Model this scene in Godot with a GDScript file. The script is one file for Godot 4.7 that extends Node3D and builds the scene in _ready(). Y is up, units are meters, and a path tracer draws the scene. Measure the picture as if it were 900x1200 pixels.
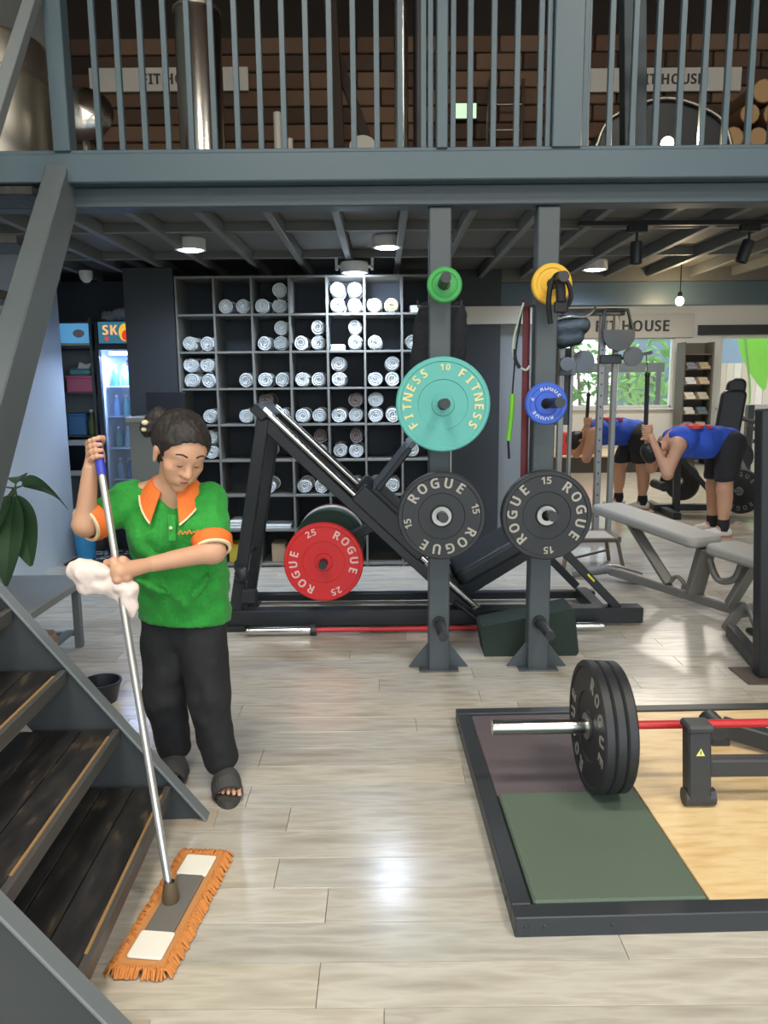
extends Node3D
# A gym seen from the hall: a mezzanine on grey posts, a woman mopping, plates, machines and a towel shelf.

var org := Vector3.ZERO
var taken := {}
var mats := {}
var rng := RandomNumberGenerator.new()

# ---------------------------------------------------------------- helpers
func numbered(called: String) -> String:
	var n: int = taken.get(called, 0)
	taken[called] = n + 1
	return called if n == 0 else "%s_%03d" % [called, n]

func tag(o: Node, label: String, category: String, group := "", kind := "") -> Node:
	if label: o.set_meta("label", label)
	if category: o.set_meta("category", category)
	if group: o.set_meta("group", group)
	if kind: o.set_meta("kind", kind)
	return o

func thing(called: String, label: String, category: String, at := Vector3.ZERO, turn := 0.0, group := "") -> Node3D:
	var o := Node3D.new()
	o.name = numbered(called)
	add_child(o)
	o.position = at
	o.rotation.y = turn
	org = at if turn == 0.0 else Vector3.ZERO
	tag(o, label, category, group)
	return o

func structure(called: String, st: SurfaceTool, m: Material, at := Vector3.ZERO, label := "") -> MeshInstance3D:
	var o := MeshInstance3D.new()
	o.name = numbered(called)
	o.mesh = st.commit()
	o.material_override = m
	add_child(o)
	o.position = org
	o.set_meta("kind", "structure")
	if label: o.set_meta("label", label)
	return o

func part(called: String, st: SurfaceTool, m: Material, parent: Node, label := "") -> MeshInstance3D:
	var o := MeshInstance3D.new()
	o.name = called
	o.mesh = st.commit()
	o.material_override = m
	parent.add_child(o, true)
	if label: o.set_meta("label", label)
	return o

func solo(called: String, st: SurfaceTool, m: Material, label: String, category: String, group := "", at := Vector3.ZERO) -> MeshInstance3D:
	var o := MeshInstance3D.new()
	o.name = numbered(called)
	o.mesh = st.commit()
	o.material_override = m
	add_child(o)
	o.position = at
	tag(o, label, category, group)
	return o

func copy(o: Node3D, called: String, at: Vector3, turn: float, label: String) -> Node3D:
	var c: Node3D = o.duplicate()
	c.name = numbered(called)
	add_child(c)
	c.position = at
	c.rotation.y = turn
	c.set_meta("label", label)
	return c

func mat(called: String, c: Color, rough := 0.6, metal := 0.0) -> StandardMaterial3D:
	if mats.has(called): return mats[called]
	var m := StandardMaterial3D.new()
	m.resource_name = called
	m.albedo_color = c
	m.roughness = rough
	m.metallic = metal
	mats[called] = m
	return m

func c8(r: float, g: float, b: float) -> Color:
	return Color(r / 255.0, g / 255.0, b / 255.0)

func noise_tex(nseed: int, freq: float, ramp: Array, size := 256, octaves := 4, kind := FastNoiseLite.TYPE_SIMPLEX_SMOOTH) -> ImageTexture:
	var n := FastNoiseLite.new()
	n.seed = nseed
	n.noise_type = kind
	n.frequency = freq
	n.fractal_octaves = octaves
	var src := n.get_seamless_image(size, size)
	src.convert(Image.FORMAT_L8)
	var out := Image.create(size, size, false, Image.FORMAT_RGB8)
	var g := Gradient.new()
	g.offsets = PackedFloat32Array()
	g.colors = PackedColorArray()
	var offs := PackedFloat32Array()
	var cols := PackedColorArray()
	for e in ramp:
		offs.append(e[0])
		cols.append(e[1])
	g.offsets = offs
	g.colors = cols
	for y in size:
		for x in size:
			out.set_pixel(x, y, g.sample(src.get_pixel(x, y).r))
	return ImageTexture.create_from_image(out)

func textured(m: StandardMaterial3D, tex: Texture2D, scale: Vector3, world := false) -> StandardMaterial3D:
	m.albedo_texture = tex
	m.uv1_triplanar = true
	m.uv1_world_triplanar = world
	m.uv1_scale = scale
	return m

func mb() -> SurfaceTool:
	var st := SurfaceTool.new()
	st.begin(Mesh.PRIMITIVE_TRIANGLES)
	return st

func v(st: SurfaceTool, p: Vector3, n: Vector3) -> void:
	st.set_normal(n)
	st.add_vertex(p - org)

# flat triangle / quad, turned so that it faces along «out»
func tri(st: SurfaceTool, a: Vector3, b: Vector3, c: Vector3, out: Vector3) -> void:
	var n := (b - a).cross(c - a)
	if n.length_squared() < 1e-16: return
	n = n.normalized()
	if n.dot(out) < 0:
		n = -n
		v(st, a, n); v(st, b, n); v(st, c, n)
	else:
		v(st, a, n); v(st, c, n); v(st, b, n)

func quad(st: SurfaceTool, a: Vector3, b: Vector3, c: Vector3, d: Vector3, out: Vector3) -> void:
	tri(st, a, b, c, out)
	tri(st, a, c, d, out)

# smooth triangle with a normal for each corner
func stri(st: SurfaceTool, a: Vector3, b: Vector3, c: Vector3, na: Vector3, nb: Vector3, nc: Vector3) -> void:
	var n := (b - a).cross(c - a)
	if n.dot(na + nb + nc) < 0:
		v(st, a, na); v(st, b, nb); v(st, c, nc)
	else:
		v(st, a, na); v(st, c, nc); v(st, b, nb)

func box(st: SurfaceTool, c: Vector3, s: Vector3, bevel := 0.003, bs := Basis.IDENTITY) -> void:
	var h := s * 0.5
	var e := minf(bevel, minf(h.x, minf(h.y, h.z)) * 0.8)
	for ax in 3:
		var u := (ax + 1) % 3
		var w := (ax + 2) % 3
		for sg: float in [-1.0, 1.0]:
			var pts := []
			for q: Array in [[-1, -1], [1, -1], [1, 1], [-1, 1]]:
				var p := Vector3.ZERO
				p[ax] = sg * h[ax]
				p[u] = q[0] * (h[u] - e)
				p[w] = q[1] * (h[w] - e)
				pts.append(c + bs * p)
			var n := Vector3.ZERO
			n[ax] = sg
			quad(st, pts[0], pts[1], pts[2], pts[3], bs * n)
		if e > 0.0:
			for s1: float in [-1.0, 1.0]:
				for s2: float in [-1.0, 1.0]:
					var pts2 := []
					for q2: Array in [[0, -1], [0, 1], [1, 1], [1, -1]]:
						var p2 := Vector3.ZERO
						p2[ax] = q2[1] * (h[ax] - e)
						p2[u] = s1 * (h[u] - (e if q2[0] == 1 else 0.0))
						p2[w] = s2 * (h[w] - (0.0 if q2[0] == 1 else e))
						pts2.append(c + bs * p2)
					var n2 := Vector3.ZERO
					n2[u] = s1
					n2[w] = s2
					quad(st, pts2[0], pts2[1], pts2[2], pts2[3], bs * n2)
	if e > 0.0:
		for sx: float in [-1.0, 1.0]:
			for sy: float in [-1.0, 1.0]:
				for sz: float in [-1.0, 1.0]:
					tri(st, c + bs * Vector3(sx * h.x, sy * (h.y - e), sz * (h.z - e)), c + bs * Vector3(sx * (h.x - e), sy * h.y, sz * (h.z - e)), c + bs * Vector3(sx * (h.x - e), sy * (h.y - e), sz * h.z), bs * Vector3(sx, sy, sz))

func bx(c: Vector3, s: Vector3, bevel := 0.003, bs := Basis.IDENTITY) -> SurfaceTool:
	var st := mb()
	box(st, c, s, bevel, bs)
	return st

func span(st: SurfaceTool, lo: Vector3, hi: Vector3, bevel := 0.003) -> void:
	box(st, (lo + hi) * 0.5, (hi - lo).abs(), bevel)

func sp(lo: Vector3, hi: Vector3, bevel := 0.003) -> SurfaceTool:
	var st := mb()
	span(st, lo, hi, bevel)
	return st

func frame(dir: Vector3, hint := Vector3.UP) -> Basis:
	var z := dir.normalized()
	var x := hint.cross(z)
	if x.length() < 0.01: x = Vector3.RIGHT.cross(z)
	if x.length() < 0.01: x = Vector3.FORWARD.cross(z)
	x = x.normalized()
	return Basis(x, z.cross(x), z)

# a rectangular bar from a to b: w across, t along «hint»
func bar(st: SurfaceTool, a: Vector3, b: Vector3, w: float, t: float, hint := Vector3.UP, bevel := 0.003) -> void:
	box(st, (a + b) * 0.5, Vector3(w, t, a.distance_to(b)), bevel, frame(b - a, hint))

func br(a: Vector3, b: Vector3, w: float, t: float, hint := Vector3.UP, bevel := 0.003) -> SurfaceTool:
	var st := mb()
	bar(st, a, b, w, t, hint, bevel)
	return st

# a round tube along points; r may be one radius or one for each point
func tube(st: SurfaceTool, pts: Array, r, sides := 10, caps := true, closed := false) -> void:
	var n := pts.size()
	var rings := []
	var f := Basis.IDENTITY
	for i in n:
		var d: Vector3
		if closed: d = pts[(i + 1) % n] - pts[(i - 1 + n) % n]
		else: d = pts[mini(i + 1, n - 1)] - pts[maxi(i - 1, 0)]
		if i == 0:
			f = frame(d)
		else:
			var q := f.z.cross(d.normalized())
			var l := q.length()
			if l > 1e-6: f = Basis(q / l, asin(clampf(l, -1, 1)) if f.z.dot(d) >= 0 else PI - asin(clampf(l, -1, 1))) * f
		rings.append([pts[i], f, (r[i] if r is Array else r)])
	var m := n if closed else n - 1
	for i in m:
		var A: Array = rings[i]
		var B: Array = rings[(i + 1) % n]
		for k in sides:
			var a0 := TAU * k / sides
			var a1 := TAU * (k + 1) / sides
			var n00: Vector3 = A[1].x * cos(a0) + A[1].y * sin(a0)
			var n01: Vector3 = A[1].x * cos(a1) + A[1].y * sin(a1)
			var n10: Vector3 = B[1].x * cos(a0) + B[1].y * sin(a0)
			var n11: Vector3 = B[1].x * cos(a1) + B[1].y * sin(a1)
			var p00: Vector3 = A[0] + n00 * A[2]
			var p01: Vector3 = A[0] + n01 * A[2]
			var p10: Vector3 = B[0] + n10 * B[2]
			var p11: Vector3 = B[0] + n11 * B[2]
			stri(st, p00, p10, p11, n00, n10, n11)
			stri(st, p00, p11, p01, n00, n11, n01)
	if caps and not closed:
		for e in [0, n - 1]:
			var R: Array = rings[e]
			var o: Vector3 = R[1].z * (-1.0 if e == 0 else 1.0)
			for k in sides:
				var a0 := TAU * k / sides
				var a1 := TAU * (k + 1) / sides
				tri(st, R[0], R[0] + (R[1].x * cos(a0) + R[1].y * sin(a0)) * R[2], R[0] + (R[1].x * cos(a1) + R[1].y * sin(a1)) * R[2], o)

func tb(pts: Array, r, sides := 10) -> SurfaceTool:
	var st := mb()
	tube(st, pts, r, sides)
	return st

func arc(pts: Array, steps := 6) -> Array:
	# a smooth path through points (Catmull-Rom)
	var out := []
	for i in pts.size() - 1:
		var p0: Vector3 = pts[maxi(i - 1, 0)]
		var p1: Vector3 = pts[i]
		var p2: Vector3 = pts[i + 1]
		var p3: Vector3 = pts[mini(i + 2, pts.size() - 1)]
		for k in steps:
			out.append(p1.cubic_interpolate(p2, p0, p3, float(k) / steps))
	out.append(pts[-1])
	return out

# a profile of [radius, height] turned about the axis of «bs».y at c; corners stay sharp where the profile bends much
func lathe(st: SurfaceTool, prof: Array, c: Vector3, bs := Basis.IDENTITY, seg := 32) -> void:
	var n := prof.size()
	for i in n - 1:
		var a := Vector2(prof[i][0], prof[i][1])
		var b := Vector2(prof[i + 1][0], prof[i + 1][1])
		if a.distance_to(b) < 1e-7: continue
		var t := (b - a).normalized()
		var nn := Vector2(t.y, -t.x)
		var na := nn
		var nb := nn
		if i > 0:
			var tp := (a - Vector2(prof[i - 1][0], prof[i - 1][1])).normalized()
			if tp.dot(t) > 0.8: na = (nn + Vector2(tp.y, -tp.x)).normalized()
		if i < n - 2:
			var tn := (Vector2(prof[i + 2][0], prof[i + 2][1]) - b).normalized()
			if tn.dot(t) > 0.8: nb = (nn + Vector2(tn.y, -tn.x)).normalized()
		for k in seg:
			var d0 := Vector3(cos(TAU * k / seg), 0, sin(TAU * k / seg))
			var d1 := Vector3(cos(TAU * (k + 1) / seg), 0, sin(TAU * (k + 1) / seg))
			var up := Vector3.UP
			var p00 := c + bs * (d0 * a.x + up * a.y)
			var p01 := c + bs * (d1 * a.x + up * a.y)
			var p10 := c + bs * (d0 * b.x + up * b.y)
			var p11 := c + bs * (d1 * b.x + up * b.y)
			var m00 := bs * (d0 * na.x + up * na.y)
			var m01 := bs * (d1 * na.x + up * na.y)
			var m10 := bs * (d0 * nb.x + up * nb.y)
			var m11 := bs * (d1 * nb.x + up * nb.y)
			if b.x > 1e-6: stri(st, p00, p10, p11, m00, m10, m11)
			if a.x > 1e-6: stri(st, p00, p11, p01, m00, m11, m01)

func lt(prof: Array, c: Vector3, bs := Basis.IDENTITY, seg := 32) -> SurfaceTool:
	var st := mb()
	lathe(st, prof, c, bs, seg)
	return st

# a flat outline (x, y of «bs») given a thickness along bs.z
func slab(st: SurfaceTool, poly: Array, thick: float, c: Vector3, bs := Basis.IDENTITY) -> void:
	var pv := PackedVector2Array(poly)
	var idx := Geometry2D.triangulate_polygon(pv)
	for s: float in [-0.5, 0.5]:
		var o := bs.z * s
		for i in range(0, idx.size(), 3):
			var q := []
			for k in 3:
				var p := pv[idx[i + k]]
				q.append(c + bs * Vector3(p.x, p.y, s * thick))
			tri(st, q[0], q[1], q[2], o)
	var cw := Geometry2D.is_polygon_clockwise(pv)
	for i in pv.size():
		var a := pv[i]
		var b := pv[(i + 1) % pv.size()]
		var d := b - a
		var nn := Vector2(d.y, -d.x) * (-1.0 if cw else 1.0)
		quad(st, c + bs * Vector3(a.x, a.y, -thick / 2), c + bs * Vector3(b.x, b.y, -thick / 2), c + bs * Vector3(b.x, b.y, thick / 2), c + bs * Vector3(a.x, a.y, thick / 2), bs * Vector3(nn.x, nn.y, 0))

func sl(poly: Array, thick: float, c: Vector3, bs := Basis.IDENTITY) -> SurfaceTool:
	var st := mb()
	slab(st, poly, thick, c, bs)
	return st

# a padded cushion: an outline with rounded top and bottom edges, thickness t along bs.z
func pad(st: SurfaceTool, w: float, l: float, t: float, c: Vector3, bs := Basis.IDENTITY, corner := 0.05, rnd := 0.02) -> void:
	var ring := func(inset: float) -> Array:
		var o := []
		var hw := w / 2 - inset
		var hl := l / 2 - inset
		var cr := maxf(corner - inset, 0.004)
		for q in 4:
			var cx := (hw - cr) * (1 if q in [0, 3] else -1)
			var cy := (hl - cr) * (1 if q in [0, 1] else -1)
			for k in 6:
				var a := PI / 2 * (q + k / 5.0)
				o.append(Vector2(cx + cr * cos(a), cy + cr * sin(a)))
		return o
	var layers := []
	for k in 5:
		var a := PI / 2 * k / 4.0
		layers.append([rnd * (1 - sin(a)), -t / 2 + rnd * (1 - cos(a)), Vector2(sin(a), -cos(a))])
	for k in 5:
		var a := PI / 2 * (1 - k / 4.0)
		layers.append([rnd * (1 - sin(a)), t / 2 - rnd * (1 - cos(a)), Vector2(sin(a), cos(a))])
	var pts := []
	var outs := []
	for L in layers:
		var rg: Array = ring.call(L[0])
		var row := []
		var nrow := []
		for i in rg.size():
			var p: Vector2 = rg[i]
			var q := i / 6
			var a2 := PI / 2 * (q + (i % 6) / 5.0)
			row.append(c + bs * Vector3(p.x, p.y, L[1]))
			nrow.append((bs * Vector3(cos(a2) * L[2].x, sin(a2) * L[2].x, L[2].y)).normalized())
		pts.append(row)
		outs.append(nrow)
	var m: int = pts[0].size()
	for j in layers.size() - 1:
		for i in m:
			var k := (i + 1) % m
			stri(st, pts[j][i], pts[j + 1][i], pts[j + 1][k], outs[j][i], outs[j + 1][i], outs[j + 1][k])
			stri(st, pts[j][i], pts[j + 1][k], pts[j][k], outs[j][i], outs[j + 1][k], outs[j][k])
	for e in [0, layers.size() - 1]:
		var o := bs.z * (-1.0 if e == 0 else 1.0)
		var mid := c + bs * Vector3(0, 0, layers[e][1])
		for i in m:
			tri(st, mid, pts[e][i], pts[e][(i + 1) % m], o)

func pd(w: float, l: float, t: float, c: Vector3, bs := Basis.IDENTITY, corner := 0.05, rnd := 0.02) -> SurfaceTool:
	var st := mb()
	pad(st, w, l, t, c, bs, corner, rnd)
	return st

func ball(st: SurfaceTool, c: Vector3, r: Vector3, seg := 16, bs := Basis.IDENTITY) -> void:
	var rows := seg / 2
	for i in rows:
		for k in seg:
			var q := []
			var nn := []
			for e: Array in [[0, 0], [1, 0], [1, 1], [0, 1]]:
				var a: float = PI * (i + e[0]) / rows
				var b: float = TAU * (k + e[1]) / seg
				var d := Vector3(sin(a) * cos(b), cos(a), sin(a) * sin(b))
				q.append(c + bs * (d * r))
				nn.append((bs * (d / r)).normalized())
			if i < rows - 1: stri(st, q[0], q[1], q[2], nn[0], nn[1], nn[2])
			if i > 0: stri(st, q[0], q[2], q[3], nn[0], nn[2], nn[3])

func bl(c: Vector3, r: Vector3, seg := 16, bs := Basis.IDENTITY) -> SurfaceTool:
	var st := mb()
	ball(st, c, r, seg, bs)
	return st

# lettering
var font_bold: SystemFont
func letters(st: SurfaceTool, s: String, height: float, at: Transform3D, depth := 0.003, centred := true) -> float:
	if font_bold == null:
		font_bold = SystemFont.new()
		font_bold.font_names = PackedStringArray(["Droid Sans"])
		font_bold.font_weight = 700
	var t := TextMesh.new()
	t.font = font_bold
	t.font_size = 32
	t.text = s
	t.pixel_size = height / 24.0
	t.depth = depth
	t.curve_step = 2.0
	t.horizontal_alignment = HORIZONTAL_ALIGNMENT_CENTER if centred else HORIZONTAL_ALIGNMENT_LEFT
	t.vertical_alignment = VERTICAL_ALIGNMENT_CENTER
	var w := t.get_aabb().size.x
	var q := at
	q.origin -= org
	for i in t.get_surface_count():
		st.append_from(t, i, q)
	return w

# letters set round a disc that faces bs.z; «mid» is the angle (clockwise from the top) of the middle of the word
func ring_text(st: SurfaceTool, s: String, c: Vector3, bs: Basis, radius: float, height: float, mid: float, step: float, inward := false) -> void:
	var n := s.length()
	for i in n:
		var off := (i - (n - 1) / 2.0) * step
		var a := mid + (-off if inward else off)
		var turn := -a + (PI if inward else 0.0)
		var p := c + bs * Vector3(sin(a) * radius, cos(a) * radius, 0)
		letters(st, s[i], height, Transform3D(bs * Basis(Vector3(0, 0, 1), turn), p), 0.002)

# ---------------------------------------------------------------- the scene
func _ready() -> void:
	rng.seed = 7
	# camera
	var cam := Camera3D.new()
	cam.name = "camera"
	cam.fov = 2.0 * rad_to_deg(atan(600.0 / 901.0))
	cam.position = Vector3(0, 1.44, 0)
	cam.basis = Basis(Vector3.RIGHT, -atan(150.0 / 901.0)) * Basis(Vector3(0, 0, 1), deg_to_rad(-0.5))
	cam.near = 0.05
	cam.far = 200.0
	add_child(cam)
	cam.current = true
	# sky and exposure
	var sky_mat := ProceduralSkyMaterial.new()
	sky_mat.sky_top_color = Color(0.80, 0.88, 0.96)
	sky_mat.sky_horizon_color = Color(0.93, 0.96, 0.97)
	sky_mat.ground_horizon_color = Color(0.80, 0.82, 0.80)
	sky_mat.ground_bottom_color = Color(0.55, 0.55, 0.52)
	sky_mat.sky_energy_multiplier = 1.0
	var sky := Sky.new()
	sky.sky_material = sky_mat
	var env := Environment.new()
	env.background_mode = Environment.BG_SKY
	env.sky = sky
	env.background_energy_multiplier = 3.6
	env.tonemap_mode = Environment.TONE_MAPPER_LINEAR
	env.tonemap_exposure = 1.22
	env.sdfgi_enabled = true
	env.ssao_enabled = true
	env.ssil_enabled = true
	var we := WorldEnvironment.new()
	we.name = "world_environment"
	we.environment = env
	add_child(we)
	hall_lamps()
	build_structure()
	build_mezzanine()
	build_stairs()
	build_upstairs()
	build_far_room()
	build_left_corner()
	build_towel_shelf()
	build_machines()
	build_plate_posts()
	build_platform()
	build_right_side()
	build_people()
	build_mop()

# four flat panels high over the hall in front of the mezzanine
func hall_lamps() -> void:
	var glow := mat("panel_glow", c8(255, 250, 238), 0.5)
	glow.emission_enabled = true
	glow.emission = c8(255, 246, 228)
	glow.emission_energy_multiplier = 3.0
	var i := 0
	for p: Array in [[-0.9, -0.6, "near the staircase"], [2.2, -0.6, "over the lifting platform"], [-0.9, 1.6, "over the shop entrance, staircase side"], [2.2, 1.6, "over the shop entrance, platform side"]]:
		var at := Vector3(p[0], 5.2, p[1])
		var t := thing("ceiling_panel_lamp", "flat white ceiling panel lamp " + p[2], "ceiling lamp", at, 0.0, "ceiling panel lamps of the hall")
		part("housing", sp(at + Vector3(-0.62, 0.01, -0.32), at + Vector3(0.62, 0.05, 0.32)), mat("lamp_white", c8(225, 225, 222), 0.5), t)
		part("diffuser", sp(at + Vector3(-0.6, 0.0, -0.3), at + Vector3(0.6, 0.012, 0.3), 0.001), glow, t)
		for k: float in [-0.5, 0.5]:
			part("hanging_wire", tb([at + Vector3(k, 0.05, 0), at + Vector3(k, 0.8, 0)], 0.003, 6), mat("wire_grey", c8(120, 120, 120), 0.5), t)
		var l := AreaLight3D.new()
		l.name = "panel_light"
		l.area_size = Vector2(1.2, 0.6)
		l.light_color = c8(255, 247, 234)
		l.light_energy = HALL
		l.area_range = 30.0
		l.shadow_enabled = true
		t.add_child(l)
		l.position = Vector3(0, -0.02, 0)
		l.rotation.x = -PI / 2
		i += 1

const HALL := 7.5
const DOWN := 2.0

func spot_lamp(parent: Node3D, at: Vector3, dir: Vector3, energy: float, color: Color, angle: float, size := 0.05) -> void:
	var l := SpotLight3D.new()
	l.name = "lamp_light"
	l.light_color = color
	l.light_energy = energy
	l.spot_angle = angle
	l.spot_range = 30.0
	l.spot_attenuation = 2.0
	l.light_size = size
	l.shadow_enabled = true
	parent.add_child(l)
	l.position = at
	l.basis = frame(-dir, Vector3(0, 0, 1) if absf(dir.y) > 0.9 else Vector3.UP)

# ---------------------------------------------------------------- structure
const CEIL := 2.40
func build_structure() -> void:
	org = Vector3.ZERO
	# floor: grey wood-look planks, 145 mm wide, on a screed
	var screed := mat("screed", c8(92, 88, 82), 0.8)
	structure("floor_base", sp(Vector3(-4.4, -0.12, -14.3), Vector3(8.8, -0.010, 3.2), 0.0), screed)
	var grain := noise_tex(3, 0.011, [[0.0, c8(166, 160, 149)], [0.35, c8(188, 183, 172)], [0.55, c8(200, 196, 186)], [0.75, c8(184, 178, 167)], [1.0, c8(208, 205, 196)]], 512, 4)
	var planks := []
	for i in 6:
		var m := mat("plank_%d" % i, [c8(242, 240, 236), c8(255, 253, 249), c8(235, 232, 228), c8(249, 246, 242), c8(241, 241, 240), c8(252, 248, 240)][i], 0.20)
		textured(m, grain, Vector3(0.32, 1.0, 2.0), true)
		m.uv1_offset = Vector3(0.13 * i, 0.2, 0.37 * i)
		m.metallic_specular = 0.45
		planks.append(m)
	var fl := Node3D.new()
	fl.name = "floor"
	add_child(fl)
	fl.set_meta("kind", "structure")
	var one := bx(Vector3(0, -0.006, 0), Vector3(1.2484, 0.012, 0.1434), 0.0008).commit()
	var rest := mb()
	var row := 0
	var z := 2.91
	while z > -14.1:
		var x := -5.6 - fposmod(row * 0.47 + (0.31 if row % 3 == 0 else 0.0), 1.25)
		var half := 0.52 * -z + 0.15
		while x < 8.5:
			var mid := x + 0.625
			if z < -1.15 and z > -6.3 and x + 1.25 > maxf(-half, -2.9) and x < half:
				var o := MeshInstance3D.new()
				o.name = "plank"
				o.mesh = one
				o.material_override = planks[rng.randi() % 6]
				o.position = Vector3(mid, 0, z - 0.0725)
				fl.add_child(o, true)
			elif mid > -4.0 and mid < 8.2 and (z < -1.0 or mid < 6.0):
				box(rest, Vector3(mid, -0.006, z - 0.0725), Vector3(1.2484, 0.012, 0.1434), 0.0)
			x += 1.25
		z -= 0.145
		row += 1
	var rp := part("farther_planks", rest, planks[3], fl)
	rp.set_meta("kind", "stuff")
	# walls
	var pale := mat("paint_pale_blue", c8(200, 209, 210), 0.6)
	var dark := mat("paint_charcoal", c8(52, 57, 62), 0.6)
	var cream := mat("paint_cream", c8(214, 208, 196), 0.7)
	var white := mat("paint_white", c8(226, 228, 226), 0.6)
	structure("wall_left", sp(Vector3(-2.80, -0.01, -6.53), Vector3(-2.67, 6.0, 3.0)), pale)
	structure("wall_left_upper", sp(Vector3(-2.80, 2.46, -7.15), Vector3(-2.67, 6.0, -6.53)), pale)
	structure("ceiling_alcove", sp(Vector3(-4.3, 2.44, -7.8), Vector3(-1.5, 2.5, -7.0)), dark)
	structure("wall_left_return", sp(Vector3(-4.2, -0.01, -6.53), Vector3(-2.80, 2.44, -6.42)), pale)
	structure("wall_alcove_side", sp(Vector3(-4.3, -0.01, -7.8), Vector3(-4.2, 2.44, -6.42)), mat("paint_alcove", c8(128, 138, 150), 0.6))
	structure("wall_alcove_back", sp(Vector3(-4.2, -0.01, -7.8), Vector3(-1.95, 2.44, -7.7)), mat("paint_alcove", c8(128, 138, 150), 0.6))
	structure("wall_middle", sp(Vector3(-1.95, -0.01, -7.8), Vector3(1.02, 2.44, -6.80)), dark)
	structure("wall_pillar_dark", sp(Vector3(-1.96, -0.01, -6.80), Vector3(-1.58, 2.32, -6.02)), dark)
	structure("wall_right", sp(Vector3(8.6, -0.01, -14.2), Vector3(8.75, 6.0, 3.0)), cream)
	# the front of the hall behind the camera: a wide open shop entrance
	var front := mb()
	span(front, Vector3(-2.8, -0.01, 3.0), Vector3(-1.6, 6.0, 3.15))
	span(front, Vector3(5.6, -0.01, 3.0), Vector3(8.75, 6.0, 3.15))
	span(front, Vector3(-1.6, 3.4, 3.0), Vector3(5.6, 6.0, 3.15))
	structure("wall_front", front, cream)
	# roof over hall and upper floor
	structure("ceiling_roof", sp(Vector3(-2.8, 6.0, -7.15), Vector3(8.75, 6.1, 3.15)), mat("roof_brown", c8(96, 74, 60), 0.8))

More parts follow.
